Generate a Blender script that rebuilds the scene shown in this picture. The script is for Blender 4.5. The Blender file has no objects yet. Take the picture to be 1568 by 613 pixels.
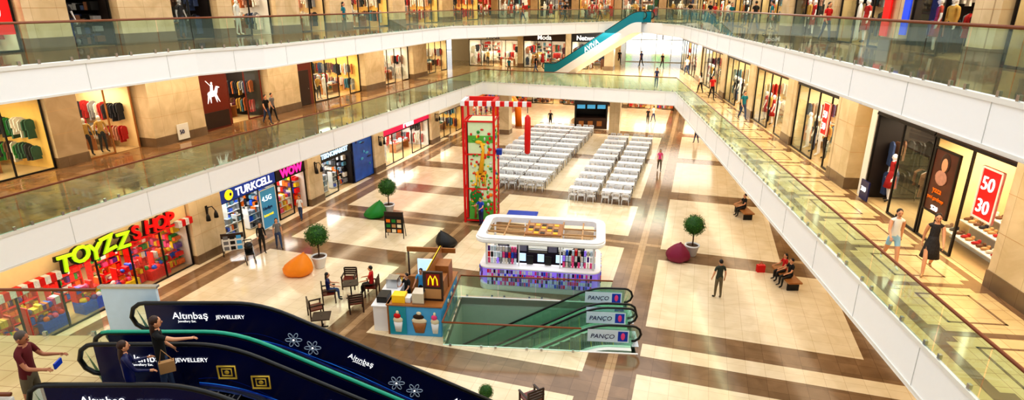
import bpy, math, random
from mathutils import Matrix, Vector
random.seed(7)
PI=math.pi
def T(x,y,z=0): return Matrix.Translation((x,y,z))
def RZ(d): return Matrix.Rotation(math.radians(d),4,'Z')
def RX(d): return Matrix.Rotation(math.radians(d),4,'X')
def RY(d): return Matrix.Rotation(math.radians(d),4,'Y')
PH=17.5; CP=math.cos(math.radians(PH)); SP=math.sin(math.radians(PH))
def g(t,l): return (t*CP+l*SP, -t*SP+l*CP)
FG=RZ(-PH)
def FL(t): return FG@T(t,0)@RZ(90)      # left wing: x runs away from camera, y into the shop
def FF(l): return FG@T(0,l)             # far wing
RR=T(8.45,8.9)@RZ(-7)
def rr(off,s):
    v=RR@Vector((off,s,0)); return (v.x,v.y)
def FRt(off): return RR@T(off,0)@RZ(-90) # right wing: x = -s
Z1=5.2; Z2=10.4; ZC=15.2
# ------------------------------------------------------------------ materials
def lin(c):
    return tuple((x/12.92 if x<=0.04045 else ((x+0.055)/1.055)**2.4) for x in c)
MATS={}
def mat(name,col,rough=0.5,metal=0.0,emis=0.0,var=0.06,scale=6.0,spec=0.5,ecol=None,bump=0.0):
    if name in MATS: return MATS[name]
    m=bpy.data.materials.new(name); m.use_nodes=True
    nt=m.node_tree; b=nt.nodes["Principled BSDF"]
    c=lin(col)
    tc=nt.nodes.new("ShaderNodeTexCoord"); nz=nt.nodes.new("ShaderNodeTexNoise")
    nz.inputs["Scale"].default_value=scale; nz.inputs["Detail"].default_value=3
    nt.links.new(tc.outputs["Object"],nz.inputs["Vector"])
    mx=nt.nodes.new("ShaderNodeMix"); mx.data_type='RGBA'
    mx.inputs["A"].default_value=(*[max(0,x*(1-var)) for x in c],1)
    mx.inputs["B"].default_value=(*[min(1,x*(1+var)) for x in c],1)
    nt.links.new(nz.outputs["Fac"],mx.inputs["Factor"])
    nt.links.new(mx.outputs["Result"],b.inputs["Base Color"])
    b.inputs["Roughness"].default_value=rough; b.inputs["Metallic"].default_value=metal
    b.inputs["Specular IOR Level"].default_value=spec
    if emis>0:
        if ecol is None: nt.links.new(mx.outputs["Result"],b.inputs["Emission Color"])
        else: b.inputs["Emission Color"].default_value=(*lin(ecol),1)
        b.inputs["Emission Strength"].default_value=emis
    MATS[name]=m; return m
def marble(name,c1,c2,joint,tile=0.6,rough=0.1,rot=PH,vein=0.7,row=None,jw=0.006):
    m=bpy.data.materials.new(name); m.use_nodes=True
    nt=m.node_tree; b=nt.nodes["Principled BSDF"]; L=nt.links.new
    tc=nt.nodes.new("ShaderNodeTexCoord"); mp=nt.nodes.new("ShaderNodeMapping")
    mp.inputs["Rotation"].default_value=(0,0,math.radians(rot)); L(tc.outputs["Object"],mp.inputs["Vector"])
    br=nt.nodes.new("ShaderNodeTexBrick"); br.offset=0; br.inputs["Scale"].default_value=1
    br.inputs["Brick Width"].default_value=tile; br.inputs["Row Height"].default_value=row or tile
    br.inputs["Mortar Size"].default_value=jw; br.inputs["Mortar Smooth"].default_value=0.2
    br.inputs["Color1"].default_value=(*lin(c1),1); br.inputs["Color2"].default_value=(*lin(c2),1)
    br.inputs["Mortar"].default_value=(*lin(joint),1); L(mp.outputs["Vector"],br.inputs["Vector"])
    nz=nt.nodes.new("ShaderNodeTexNoise"); nz.inputs["Scale"].default_value=0.9; nz.inputs["Detail"].default_value=8
    nz.inputs["Distortion"].default_value=1.2; L(mp.outputs["Vector"],nz.inputs["Vector"])
    rp=nt.nodes.new("ShaderNodeValToRGB"); rp.color_ramp.elements[0].position=0.35; rp.color_ramp.elements[1].position=0.65
    rp.color_ramp.elements[0].color=(vein,vein*0.97,vein*0.9,1); rp.color_ramp.elements[1].color=(1,1,1,1)
    L(nz.outputs["Fac"],rp.inputs["Fac"])
    mx=nt.nodes.new("ShaderNodeMix"); mx.data_type='RGBA'; mx.blend_type='MULTIPLY'; mx.inputs["Factor"].default_value=1
    L(br.outputs["Color"],mx.inputs["A"]); L(rp.outputs["Color"],mx.inputs["B"]); L(mx.outputs["Result"],b.inputs["Base Color"])
    b.inputs["Roughness"].default_value=rough
    MATS[name]=m; return m
def glassmat(name,tint,rmin=0.04,alpha=0.9):
    m=bpy.data.materials.new(name); m.use_nodes=True; nt=m.node_tree; nt.nodes.clear(); L=nt.links.new
    o=nt.nodes.new("ShaderNodeOutputMaterial"); tr=nt.nodes.new("ShaderNodeBsdfTransparent"); gl=nt.nodes.new("ShaderNodeBsdfGlossy")
    tr.inputs[0].default_value=(*tint,1); gl.inputs["Roughness"].default_value=0.02; gl.inputs[0].default_value=(0.9,1,0.95,1)
    fr=nt.nodes.new("ShaderNodeFresnel"); fr.inputs[0].default_value=1.5
    mx=nt.nodes.new("ShaderNodeMixShader"); L(fr.outputs[0],mx.inputs[0]); L(tr.outputs[0],mx.inputs[1]); L(gl.outputs[0],mx.inputs[2])
    df=nt.nodes.new("ShaderNodeBsdfDiffuse"); df.inputs[0].default_value=(*tint,1)
    m2=nt.nodes.new("ShaderNodeMixShader"); m2.inputs[0].default_value=1-alpha
    L(mx.outputs[0],m2.inputs[1]); L(df.outputs[0],m2.inputs[2]); L(m2.outputs[0],o.inputs[0])
    MATS[name]=m; return m
marble("floor_cream",(0.93,0.86,0.745),(0.915,0.84,0.715),(0.80,0.70,0.56),0.62,0.14,vein=0.88)
marble("floor_brown",(0.57,0.45,0.335),(0.50,0.39,0.285),(0.40,0.30,0.21),0.62,0.13,vein=0.75)
marble("floor_tan",(0.73,0.61,0.47),(0.70,0.57,0.43),(0.5,0.39,0.28),0.4,0.13,vein=0.85)
marble("floor_walk_left",(0.60,0.46,0.31),(0.54,0.40,0.27),(0.40,0.29,0.19),0.6,0.06,vein=0.6)
marble("floor_walk_right",(0.89,0.79,0.60),(0.85,0.75,0.56),(0.66,0.51,0.35),0.45,0.11,rot=7,vein=0.85)
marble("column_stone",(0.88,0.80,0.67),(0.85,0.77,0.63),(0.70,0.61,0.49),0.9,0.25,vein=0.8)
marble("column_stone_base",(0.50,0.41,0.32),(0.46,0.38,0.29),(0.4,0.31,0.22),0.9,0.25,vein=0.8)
glassmat("glass_rail",(0.66,0.89,0.77),alpha=0.92)
glassmat("glass_shop",(0.96,0.98,0.97),alpha=0.99)
W=mat
W("white_fascia",(0.96,0.96,0.955),0.35,var=0.02,emis=0.06); W("white_soffit",(0.90,0.88,0.84),0.6,var=0.02)  # faint emission lifts the fascia brightness, though it is no lamp
W("wood_handrail",(0.50,0.27,0.14),0.3,var=0.15,scale=12); W("steel",(0.75,0.76,0.77),0.25,1.0)
W("black_rubber",(0.03,0.03,0.035),0.35); W("dark_metal",(0.10,0.09,0.09),0.35,0.3); W("white_plastic",(0.92,0.92,0.93),0.35,var=0.02)
W("white_chair",(0.86,0.87,0.89),0.4,var=0.03); W("joint_grey",(0.80,0.80,0.79),0.5)
W("white_paint",(0.92,0.91,0.88),0.4,var=0.02); W("black",(0.035,0.035,0.04),0.45); W("grey",(0.45,0.45,0.46),0.5); W("dark_brown",(0.20,0.12,0.08),0.4)
W("wood",(0.62,0.40,0.20),0.45,var=0.2,scale=10); W("wood_red",(0.42,0.14,0.07),0.35,var=0.2,scale=8)
W("red",(0.83,0.06,0.06),0.4); W("dark_red",(0.5,0.03,0.05),0.45); W("green",(0.10,0.50,0.18),0.5); W("lime",(0.72,0.92,0.10),0.4,emis=0.5,var=0.02)
W("blue",(0.08,0.25,0.70),0.4); W("navy",(0.03,0.07,0.28),0.35,emis=0.15); W("sky",(0.30,0.66,0.88),0.45); W("teal",(0.05,0.52,0.58),0.35,emis=0.15)
W("yellow",(0.98,0.80,0.10),0.45); W("orange",(0.95,0.50,0.06),0.5); W("pink",(0.93,0.30,0.55),0.45); W("magenta",(0.80,0.02,0.32),0.4,emis=0.4)
W("cream",(0.93,0.88,0.76),0.5); W("tan",(0.72,0.55,0.36),0.5)
W("leaf",(0.13,0.33,0.07),0.55,var=0.35,scale=9); W("leaf2",(0.27,0.48,0.10),0.55,var=0.3,scale=9); W("bark",(0.30,0.20,0.12),0.8)
W("screen_light",(0.75,0.88,1.0),0.4,emis=0.7); W("lamp_warm",(1,0.85,0.6),0.5,emis=5.0)
W("red_glow",(0.88,0.05,0.06),0.4,emis=0.4); W("white_glow",(1,1,1),0.4,emis=0.8); W("pink_glow",(1.0,0.15,0.6),0.4,emis=1.0)
W("blue_glow",(0.12,0.3,0.9),0.4,emis=0.4); W("violet_glow",(0.6,0.48,0.95),0.4,emis=0.35); W("yellow_glow",(1,0.85,0.1),0.4,emis=0.7)
W("shop_cream",(0.93,0.83,0.63),0.6); W("shop_dark",(0.13,0.10,0.09),0.5); W("shop_white",(0.86,0.85,0.83),0.5); W("shop_yellow",(0.94,0.77,0.42),0.6)
W("shop_floor",(0.75,0.64,0.47),0.12,var=0.1)
W("panel_blue",(0.025,0.055,0.25),0.2,var=0.6,scale=0.9); W("panel_light",(0.2,0.55,0.95),0.25,emis=0.3); W("panel_mid",(0.03,0.18,0.55),0.25,emis=0.08); W("teal_belt",(0.10,0.62,0.50),0.3,var=0.15)
W("silver",(0.75,0.82,0.9),0.25,0.5,emis=0.15); W("gold",(0.85,0.72,0.30),0.25,0.6,emis=0.15)
W("pit_floor",(0.50,0.66,0.57),0.2,var=0.1,scale=2); W("pit_wall",(0.64,0.74,0.67),0.4)
W("skin",(0.85,0.62,0.48),0.5); W("skin_tan",(0.70,0.46,0.33),0.5); W("hair_dark",(0.07,0.045,0.035),0.5); W("hair_brown",(0.22,0.12,0.07),0.5); W("hair_grey",(0.35,0.3,0.27),0.6)
W("denim",(0.20,0.28,0.42),0.7); W("lightblue",(0.60,0.78,0.90),0.7); W("olive",(0.20,0.23,0.19),0.8); W("maroon",(0.38,0.06,0.08),0.8); W("khaki",(0.42,0.37,0.28),0.8)
W("shirt_white",(0.9,0.9,0.88),0.8); W("shirt_black",(0.05,0.05,0.055),0.8); W("shirt_red",(0.75,0.08,0.08),0.8); W("shirt_teal",(0.08,0.45,0.5),0.8); W("floral",(0.12,0.11,0.12),0.8,var=3.0,scale=30)
W("eye",(0.05,0.04,0.04),0.3); W("lip",(0.65,0.28,0.25),0.5); W("outside_ground",(0.93,0.94,0.93),0.8); W("foliage",(0.45,0.65,0.35),0.8,var=0.3,scale=2)
W("panel_pale",(0.82,0.90,0.96),0.3)
W("ocean",(0.06,0.28,0.60),0.35,var=0.6,scale=1.5,emis=0.2); W("giraffe",(0.95,0.72,0.15),0.5); W("mural_green",(0.35,0.68,0.25),0.5,var=0.2,scale=3); W("mural_sky",(0.84,0.92,0.76),0.5)
W("poster_dark",(0.30,0.14,0.09),0.4,var=0.6,scale=3,emis=0.1)
for i,c in enumerate([(0.66,0.12,0.12),(0.12,0.13,0.17),(0.86,0.83,0.78),(0.20,0.27,0.42),(0.74,0.58,0.28),(0.16,0.34,0.25),(0.74,0.54,0.46),(0.42,0.28,0.19),(0.52,0.53,0.55),(0.70,0.38,0.18),(0.36,0.14,0.24),(0.30,0.48,0.55)]):
    W("cloth_%d"%i,c,0.75,var=0.3,scale=9)
for i,c in enumerate([(0.85,0.08,0.08),(0.95,0.72,0.1),(0.1,0.33,0.8),(0.88,0.3,0.52),(0.15,0.55,0.22),(0.9,0.88,0.84),(0.90,0.40,0.08),(0.33,0.15,0.5)]):
    W("toy_%d"%i,c,0.4,emis=0.04,var=0.5,scale=14)  # faint emission stands in for light falling on the merchandise
# ------------------------------------------------------------------ mesh builder
class MB:
    def __init__(s): s.v=[]; s.f=[]; s.m=[]; s.sm=[]; s.mats=[]; s.M=Matrix.Identity(4)
    def mi(s,n):
        if n not in s.mats: s.mats.append(n)
        return s.mats.index(n)
    def add(s,vs,fs,m,smooth=False,M=None):
        o=len(s.v); X=s.M@M if M is not None else s.M
        s.v+= [tuple(X@Vector(p)) for p in vs]; k=s.mi(m)
        for f in fs: s.f.append([o+i for i in f]); s.m.append(k); s.sm.append(smooth)
    def box(s,x0,x1,y0,y1,z0,z1,m,M=None):
        s.add([(x0,y0,z0),(x1,y0,z0),(x1,y1,z0),(x0,y1,z0),(x0,y0,z1),(x1,y0,z1),(x1,y1,z1),(x0,y1,z1)],
              [(3,2,1,0),(4,5,6,7),(0,1,5,4),(1,2,6,5),(2,3,7,6),(3,0,4,7)],m,M=M)
    def prism(s,poly,z0,z1,top,side=None,bot=None):
        n=len(poly)
        a=sum(poly[i][0]*poly[(i+1)%n][1]-poly[(i+1)%n][0]*poly[i][1] for i in range(n))
        if a<0: poly=poly[::-1]
        side=side or top; bot=bot or side
        vs=[(p[0],p[1],z0) for p in poly]+[(p[0],p[1],z1) for p in poly]
        s.add(vs,[list(range(n,2*n))],top); s.add(vs,[list(range(n-1,-1,-1))],bot)
        s.add(vs,[(i,(i+1)%n,n+(i+1)%n,n+i) for i in range(n)],side)
    def tube(s,path,r,m,n=8,close=False,caps=True,M=None):
        P=[Vector(p) for p in path]; k=len(P); R=r if isinstance(r,(list,tuple)) else [r]*k
        vs=[]
        up0=None
        for i,p in enumerate(P):
            if close: d=P[(i+1)%k]-P[i-1]
            else: d=(P[min(i+1,k-1)]-P[max(i-1,0)])
            d.normalize()
            if up0 is None:
                a=Vector((0,0,1)) if abs(d.z)<0.9 else Vector((1,0,0)); u=d.cross(a).normalized()
            else:
                u=(up0-d*up0.dot(d)).normalized()
            up0=u; w=d.cross(u)
            for j in range(n):
                t=2*PI*j/n; q=p+(u*math.cos(t)+w*math.sin(t))*R[i]; vs.append(tuple(q))
        fs=[]
        rng=k if close else k-1
        for i in range(rng):
            for j in range(n):
                a=i*n+j; b=i*n+(j+1)%n; c=((i+1)%k)*n
                fs.append((a,b,c+(j+1)%n,c+j))
        if caps and not close: fs.append(list(range(n-1,-1,-1))); fs.append([(k-1)*n+j for j in range(n)])
        s.add(vs,fs,m,True,M=M)
    def cyl(s,x,y,z0,z1,r,m,n=12,r2=None): s.tube([(x,y,z0),(x,y,z1)],[r,r if r2 is None else r2],m,n)
    def lathe(s,c,prof,m,n=16,M=None,sx=1,sy=1):
        vs=[]; 
        for r,z in prof:
            for j in range(n): vs.append((c[0]+sx*r*math.cos(2*PI*j/n),c[1]+sy*r*math.sin(2*PI*j/n),c[2]+z))
        fs=[]
        for i in range(len(prof)-1):
            for j in range(n): fs.append((i*n+j,i*n+(j+1)%n,(i+1)*n+(j+1)%n,(i+1)*n+j))
        fs.append(list(range(n-1,-1,-1))); fs.append([(len(prof)-1)*n+j for j in range(n)])
        s.add(vs,fs,m,True,M=M)
    def ball(s,c,rx,ry,rz,m,n=12,k=8,M=None):
        prof=[(math.sin(PI*i/k) if 0<i<k else 0.02,-math.cos(PI*i/k)) for i in range(k+1)]
        vs=[];
        for r,z in prof:
            for j in range(n): vs.append((c[0]+rx*r*math.cos(2*PI*j/n),c[1]+ry*r*math.sin(2*PI*j/n),c[2]+rz*z))
        fs=[(i*n+j,i*n+(j+1)%n,(i+1)*n+(j+1)%n,(i+1)*n+j) for i in range(k) for j in range(n)]
        s.add(vs,fs,m,True,M=M)
    def mesh(s,name):
        me=bpy.data.meshes.new(name); me.from_pydata(s.v,[],s.f)
        for n in s.mats: me.materials.append(MATS[n])
        me.polygons.foreach_set("material_index",s.m); me.polygons.foreach_set("use_smooth",s.sm); me.update()
        return me
    def obj(s,name,M=None,parent=None):
        return link(name,s.mesh(name),M,parent)
def link(name,data,M=None,parent=None):
    o=bpy.data.objects.new(name,data); bpy.context.collection.objects.link(o)
    if parent: o.parent=parent
    if M is not None: o.matrix_basis=M
    return o
def empty(name,M=None):
    o=bpy.data.objects.new(name,None); bpy.context.collection.objects.link(o)
    o.empty_display_size=0.2
    if M is not None: o.matrix_basis=M
    return o
def txt(body,size,m,M,parent,name="lettering",ext=0.015,align='LEFT',bold=0.0,shear=0):
    cu=bpy.data.curves.new(name,"FONT"); cu.body=body; cu.size=size; cu.extrude=ext; cu.offset=bold; cu.shear=shear
    cu.align_x=align; cu.resolution_u=3; cu.materials.append(MATS[m])
    o=bpy.data.objects.new(name,cu); bpy.context.collection.objects.link(o); o.parent=parent; o.matrix_basis=M@RX(90); return o
def alight(name,M,sx,sy,power,col=(1,0.9,0.75),parent=None):
    l=bpy.data.lights.new(name,"AREA"); l.shape='RECTANGLE'; l.size=sx; l.size_y=sy; l.energy=power; l.color=col
    o=bpy.data.objects.new(name,l); bpy.context.collection.objects.link(o)
    if parent: o.parent=parent
    o.matrix_basis=M; return o
# ------------------------------------------------------------------ people
def figure_mb(h=1.72,top="blue",bottom="denim",shoe="black",skin="skin",hair="hair_dark",sleeve="short",legs="pants",hairlen=0,
              thigh=(4,-4),knee=(4,4),arm=(6,-6),out=(8,8),elbow=(12,12),lean=0,pz=None,fem=False,headyaw=0,headdown=5,mono=None,skirt=None):
    k=h/1.75; J=[];E=[];R=[];lab=[]
    rad=math.radians
    def aj(p,r): J.append(Vector(p)); R.append(r); return len(J)-1
    def ae(a,b,l): E.append((a,b)); lab.append(l)
    z0=0.95 if pz is None else pz/k
    L=Matrix.Rotation(rad(-lean),3,'X')
    base=Vector((0,0,z0))
    def tp(x,y,z): return base+L@Vector((x,y,z-0.95))
    sw=0.155 if fem else 0.18
    pel=aj(base,(0.145 if fem else 0.135,0.105)); wa=aj(tp(0,0,1.12),(0.105 if fem else 0.13,0.095)); ch=aj(tp(0,0,1.32),(0.135 if fem else 0.155,0.11))
    nb=aj(tp(0,-0.005,1.46),(0.075,0.065)); nk=aj(tp(0,0.005,1.53),(0.046,0.048)); hd=aj(tp(0,0.015,1.60),(0.05,0.05))
    ae(pel,wa,"hip");ae(wa,ch,"torso");ae(ch,nb,"torso");ae(nb,nk,"neck");ae(nk,hd,"neck")
    hands=[]
    for i,sx in enumerate((-1,1)):
        sh=aj(tp(sx*sw,0,1.42),(0.058,0.058)); ae(nb,sh,"torso")
        a=rad(arm[i]); o=rad(out[i])
        d=Vector((sx*math.sin(o),math.sin(a)*math.cos(o),-math.cos(a)*math.cos(o)))
        el=aj(J[sh]+d*0.28,(0.041,0.041)); ae(sh,el,"uarm")
        a2=a+rad(elbow[i]); o2=o*0.3
        d2=Vector((sx*math.sin(o2),math.sin(a2)*math.cos(o2),-math.cos(a2)*math.cos(o2)))
        wr=aj(J[el]+d2*0.25,(0.027,0.024)); ae(el,wr,"farm")
        ha=aj(J[wr]+d2*0.075,(0.036,0.017)); ae(wr,ha,"hand"); hands.append((J[wr],J[ha],d2,sx))
    for i,sx in enumerate((-1,1)):
        hp=aj(base+Vector((sx*0.085,0,-0.05)),(0.092,0.095)); ae(pel,hp,"hip")
        a=rad(thigh[i]); d=Vector((sx*0.03,math.sin(a),-math.cos(a)))
        kn=aj(J[hp]+d*0.42,(0.058,0.06)); ae(hp,kn,"thigh")
        a2=a-rad(knee[i]); d2=Vector((0,math.sin(a2),-math.cos(a2)))
        md=aj(J[kn]+d2*0.15,(0.053,0.056)); ae(kn,md,"calf")
        an=aj(J[kn]+d2*0.39,(0.037,0.037)); ae(md,an,"ankle")
        to=aj(J[an]+Vector((sx*0.03,0.15,-0.045)),(0.042,0.026)); ae(an,to,"foot")
    me=bpy.data.meshes.new("sk"); me.from_pydata([tuple(j) for j in J],E,[])
    ob=bpy.data.objects.new("sk",me); bpy.context.collection.objects.link(ob)
    md=ob.modifiers.new("s","SKIN"); md.use_smooth_shade=True
    for i,sv in enumerate(me.skin_vertices[0].data): sv.radius=R[i]; sv.use_root=(i==0)
    ss=ob.modifiers.new("u","SUBSURF"); ss.levels=1; ss.render_levels=1
    dg=bpy.context.evaluated_depsgraph_get(); ev=bpy.data.meshes.new_from_object(ob.evaluated_get(dg))
    bpy.data.objects.remove(ob)
    mb=MB(); mb.M=Matrix.Scale(k,4)
    groups={}
    vs=[v.co.copy() for v in ev.vertices]
    for p in ev.polygons:
        c=p.center; best=None
        for (a,b),l in zip(E,lab):
            A=J[a];B=J[b];ab=B-A;t=max(0,min(1,(c-A).dot(ab)/max(ab.length_squared,1e-6))); dd=(c-A-ab*t).length
            dd-=0.6*(sum(R[a])/2*(1-t)+sum(R[b])/2*t)
            if best is None or dd<best[0]: best=(dd,l,t)
        _,l,t=best
        if l=="torso": m=top
        elif l=="hip": m=(top if t>0.35 and c.z>z0 else bottom) if legs!="dress" else top
        elif l=="neck": m=skin if not(t<0.3) else top
        elif l=="uarm": m=top if (sleeve=="long" or (sleeve=="short" and t<0.62)) else skin
        elif l=="farm": m=top if sleeve=="long" else skin
        elif l=="hand": m=skin
        elif l=="thigh": m=bottom if legs=="pants" or (legs=="shorts" and t<0.6) or (legs=="dress" and t<.3) else skin
        elif l in("calf","ankle"): m=bottom if legs=="pants" else skin
        else: m=shoe
        if mono: m=mono
        groups.setdefault(m,[]).append(list(p.vertices))
    o=len(mb.v); mb.v+=[tuple(mb.M@v) for v in vs]
    for m,fs in groups.items():
        kk=mb.mi(m)
        for f in fs: mb.f.append([o+i for i in f]); mb.m.append(kk); mb.sm.append(True)
    bpy.data.meshes.remove(ev)
    mm=lambda x: mono or x
    H=Matrix.Translation(tp(0,0.02,1.64))@Matrix.Rotation(rad(-lean*0.5),4,'X')@Matrix.Rotation(rad(headyaw),4,'Z')@Matrix.Rotation(rad(-headdown),4,'X')
    mb.ball((0,0,0),0.074,0.092,0.115,mm(skin),12,10,M=H)
    mb.ball((0,0.035,-0.055),0.05,0.052,0.055,mm(skin),10,6,M=H)
    mb.ball((0,0.095,-0.012),0.012,0.02,0.022,mm(skin),6,5,M=H)
    for sx in(-1,1):
        mb.ball((sx*0.075,-0.005,-0.01),0.012,0.02,0.03,mm(skin),6,5,M=H)
        if not mono:
            mb.ball((sx*0.03,0.083,0.012),0.012,0.008,0.008,"eye",6,4,M=H)
            mb.ball((sx*0.03,0.085,0.032),0.017,0.006,0.004,hair,6,4,M=H)
    if not mono:
        mb.ball((0,0.086,-0.052),0.022,0.007,0.007,"lip",6,4,M=H)
        if hairlen>=0:
            mb.ball((0,-0.022,0.032),0.083,0.093,0.100,hair,12,8,M=H)
        if hairlen>0:
            mb.ball((0,-0.055,-0.04-hairlen*0.35),0.085,0.05,0.10+hairlen*0.4,hair,10,8,M=H)
    for wr,ha,d,sx in hands:
        side=Vector((0,1,0)) if abs(d.y)<0.8 else Vector((-sx,0,0))
        side=(side-d*side.dot(d)).normalized(); nrm=d.cross(side)*(-sx)
        for q,(off,ln) in enumerate(((0.027,0.062),(0.009,0.072),(-0.009,0.068),(-0.026,0.052))):
            b=ha+side*off*1.0-d*0.005
            mb.tube([b,b+d*ln*0.5+nrm*0.004,b+d*ln*0.85+nrm*0.02,b+d*ln*0.95+nrm*0.032],[0.0085,0.008,0.0075,0.006],mm(skin),5)
        b=wr+d*0.02+side*0.02
        mb.tube([b,b+d*0.03+side*0.028,b+d*0.062+side*0.036],[0.011,0.009,0.007],mm(skin),5)
    if legs=="dress" or skirt:
        m=skirt or top; zl=-0.42
        prof=[(0.115,0.19),(0.13,0.08),(0.165,-0.02),(0.19,-0.2),(0.23,zl)]
        mb.lathe((0,0,0),prof[::-1],mm(m),14,M=Matrix.Translation(base),sy=0.85)
    return mb
def person(name,x,y,z,yaw,extra=None,**kw):
    mb=figure_mb(**kw)
    lo=min(v[2] for v in mb.v); dz=-lo if kw.get("pz") is None else 0
    if extra: extra(mb)
    return mb.obj(name,T(x,y,z+dz+0.007)@RZ(yaw))
# yaw: 0 faces +Y (away from the camera)
STR=dict(thigh=(16,-14),knee=(6,18),arm=(-14,14),elbow=(12,22))
person("standing_man",8.8,22.6,0,10,h=1.8,top="olive",bottom="khaki",arm=(5,-8),out=(12,12),elbow=(15,20))
person("walking_woman",10.3,14.7,Z1,165,h=1.68,fem=True,top="shirt_white",bottom="lightblue",legs="shorts",sleeve="none",hairlen=0.4,thigh=(22,-18),knee=(8,25),arm=(-18,22),elbow=(15,35),shoe="white_paint")
person("walking_woman",10.98,14.2,Z1,150,h=1.74,fem=True,top="floral",bottom="floral",legs="dress",sleeve="none",hairlen=0.5,thigh=(-18,24),knee=(25,8),arm=(25,-20),elbow=(20,20),shoe="tan")
def bag(mb):
    mb.box(0.22,0.32,-0.05,0.2,0.74,0.96,"tan"); mb.tube([(0.27,-0.03,0.96),(0.25,0.03,1.2),(0.27,0.18,0.96)],0.01,"tan",6)
person("escalator_woman",-6.2,8.98,Z1,-60,extra=bag,h=1.68,fem=True,top="shirt_black",bottom="denim",hair="hair_brown",hairlen=0.25,arm=(8,70),out=(10,15),elbow=(30,12),thigh=(8,-4))
person("escalator_woman",-6.45,8.45,Z1,-50,h=1.52,fem=True,top="navy",bottom="navy",hair="hair_brown",hairlen=0.35,arm=(25,20),elbow=(60,50),sleeve="long")
def phone(mb): mb.box(-0.10,0.10,0.47,0.50,1.05,1.15,"blue")
person("landing_man",-8.08,8.38,Z1,-80,extra=phone,h=1.74,top="maroon",bottom="khaki",legs="shorts",skin="skin_tan",hair="hair_grey",arm=(22,28),elbow=(62,58),out=(12,12),headdown=20,lean=4)
person("strolling_woman",-12.6,27.4,0,-150,h=1.66,fem=True,top="shirt_black",bottom="black",hairlen=0.3,arm=(20,20),elbow=(50,50),sleeve="long")
person("strolling_woman",-12.0,28.0,0,-150,h=1.68,fem=True,top="grey",bottom="denim",hairlen=0.3,thigh=(14,-12))
person("strolling_girl",-12.3,32.2,0,180,h=1.5,fem=True,top="shirt_white",bottom="denim",hairlen=0.3,thigh=(14,-12))
person("attraction_operator",-1.75,31.2,0,150,h=1.75,top="blue",bottom="navy",arm=(40,50),elbow=(50,60))
person("strolling_woman",11.1,42.8,0,170,h=1.7,fem=True,top="pink",bottom="khaki",hairlen=0.2,**STR)
far=[("strolling_man",3.9,59.3,0,170,"shirt_black","black"),("strolling_man",14.9,44.1,Z1,180,"shirt_red","black"),("strolling_man",8.5,68.0,Z1,150,"shirt_black","denim"),
 ("strolling_woman",11.0,66.0,Z1,30,"shirt_red","black"),("strolling_man",14.6,68.0,Z1,30,"navy","black"),("strolling_man",12.4,69.5,Z1,190,"shirt_black","black"),("strolling_woman",16.5,66.0,Z1,190,"shirt_black","black"),
 ("strolling_man",2.4,61.5,Z1,100,"shirt_black","denim"),("strolling_woman",-0.3,60.0,Z1,200,"shirt_teal","khaki"),("strolling_man",17.5,60.0,Z1,10,"shirt_white","denim"),
 ("strolling_man",15.0,62,0,20,"shirt_white","denim"),("strolling_woman",14.2,61,0,160,"shirt_black","black"),("strolling_man",16.6,52,0,10,"shirt_teal","denim"),("strolling_woman",-7,60,0,100,"shirt_red","black"),
 ("strolling_man",15.4,48.0,Z2,200,"shirt_black","denim"),("strolling_woman",16.4,50.0,Z2,160,"shirt_red","black"),("strolling_man",15.0,52.0,Z2,10,"shirt_black","black"),("strolling_woman",14.6,41.0,Z2,190,"shirt_teal","denim"),
 ("strolling_man",15.6,44.5,Z2,10,"shirt_white","denim"),("strolling_man",13.9,33.0,Z2,60,"shirt_teal","khaki"),("strolling_woman",13.6,26.5,Z2,190,"shirt_red","denim"),("strolling_man",5,58,Z2,120,"shirt_black","black"),("strolling_woman",1,56,Z2,80,"shirt_red","denim"),("strolling_man",9,63,Z2,90,"shirt_white","black"),
 ("strolling_man",14.8,37.5,Z2,10,"shirt_black","denim"),("strolling_woman",15.2,46.2,Z2,100,"shirt_red","denim"),("strolling_man",14.2,36.0,Z1,190,"shirt_teal","denim"),("strolling_woman",14.9,47.0,Z1,20,"shirt_white","black")]
for n_,x,y,z,yw,a,b in far: person(n_,x,y,z,yw,h=1.68 if "wom" in n_ else 1.77,fem="wom" in n_,hairlen=0.3 if "wom" in n_ else 0,top=a,bottom=b,**STR)
person("balcony_woman",*g(-19.0,29.5),Z2,-100,h=1.68,fem=True,top="shirt_teal",bottom="khaki",hairlen=0.2)
person("balcony_woman",*g(-3.5,51.8),Z1,160,h=1.68,fem=True,top="navy",bottom="denim",hairlen=0.2)
person("strolling_man",*g(-24.2,28.6),Z1,-120,h=1.75,top="shirt_black",bottom="denim",**STR)
person("strolling_man",*g(-24.5,29.5),Z1,-110,h=1.72,top="grey",bottom="black",**STR)
SIT=dict(thigh=(84,86),knee=(84,86),arm=(28,32),elbow=(50,45),pz=0.56)
person("seated_woman",-7.75,22.3,0,-70,h=1.68,fem=True,top="navy",bottom="denim",hairlen=0.2,**SIT)
person("seated_man",-6.05,22.9,0,90,h=1.74,top="shirt_red",bottom="black",**SIT)
person("seated_woman",12.35,24.3,0,100,h=1.65,fem=True,top="shirt_red",bottom="black",hairlen=0.2,**SIT)
person("seated_man",12.35,23.7,0,100,h=1.7,top="shirt_black",bottom="black",**SIT)
person("seated_man",13.75,32.9,0,100,h=1.74,top="shirt_black",bottom="black",**SIT)
person("kiosk_clerk",2.9,24.55,0,180,h=1.7,top="black",bottom="black",arm=(10,10),elbow=(30,30))
person("ice_cream_vendor",-4.25,21.5,0,140,h=1.7,top="shirt_black",bottom="black",arm=(30,30),elbow=(40,40))
person("ice_cream_vendor",-3.75,22.0,0,170,h=1.68,top="sky",bottom="black",arm=(30,30),elbow=(40,40))
MANN=figure_mb(h=1.78,mono="white_plastic",out=(14,14)).mesh("mannequin_mesh")
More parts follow.
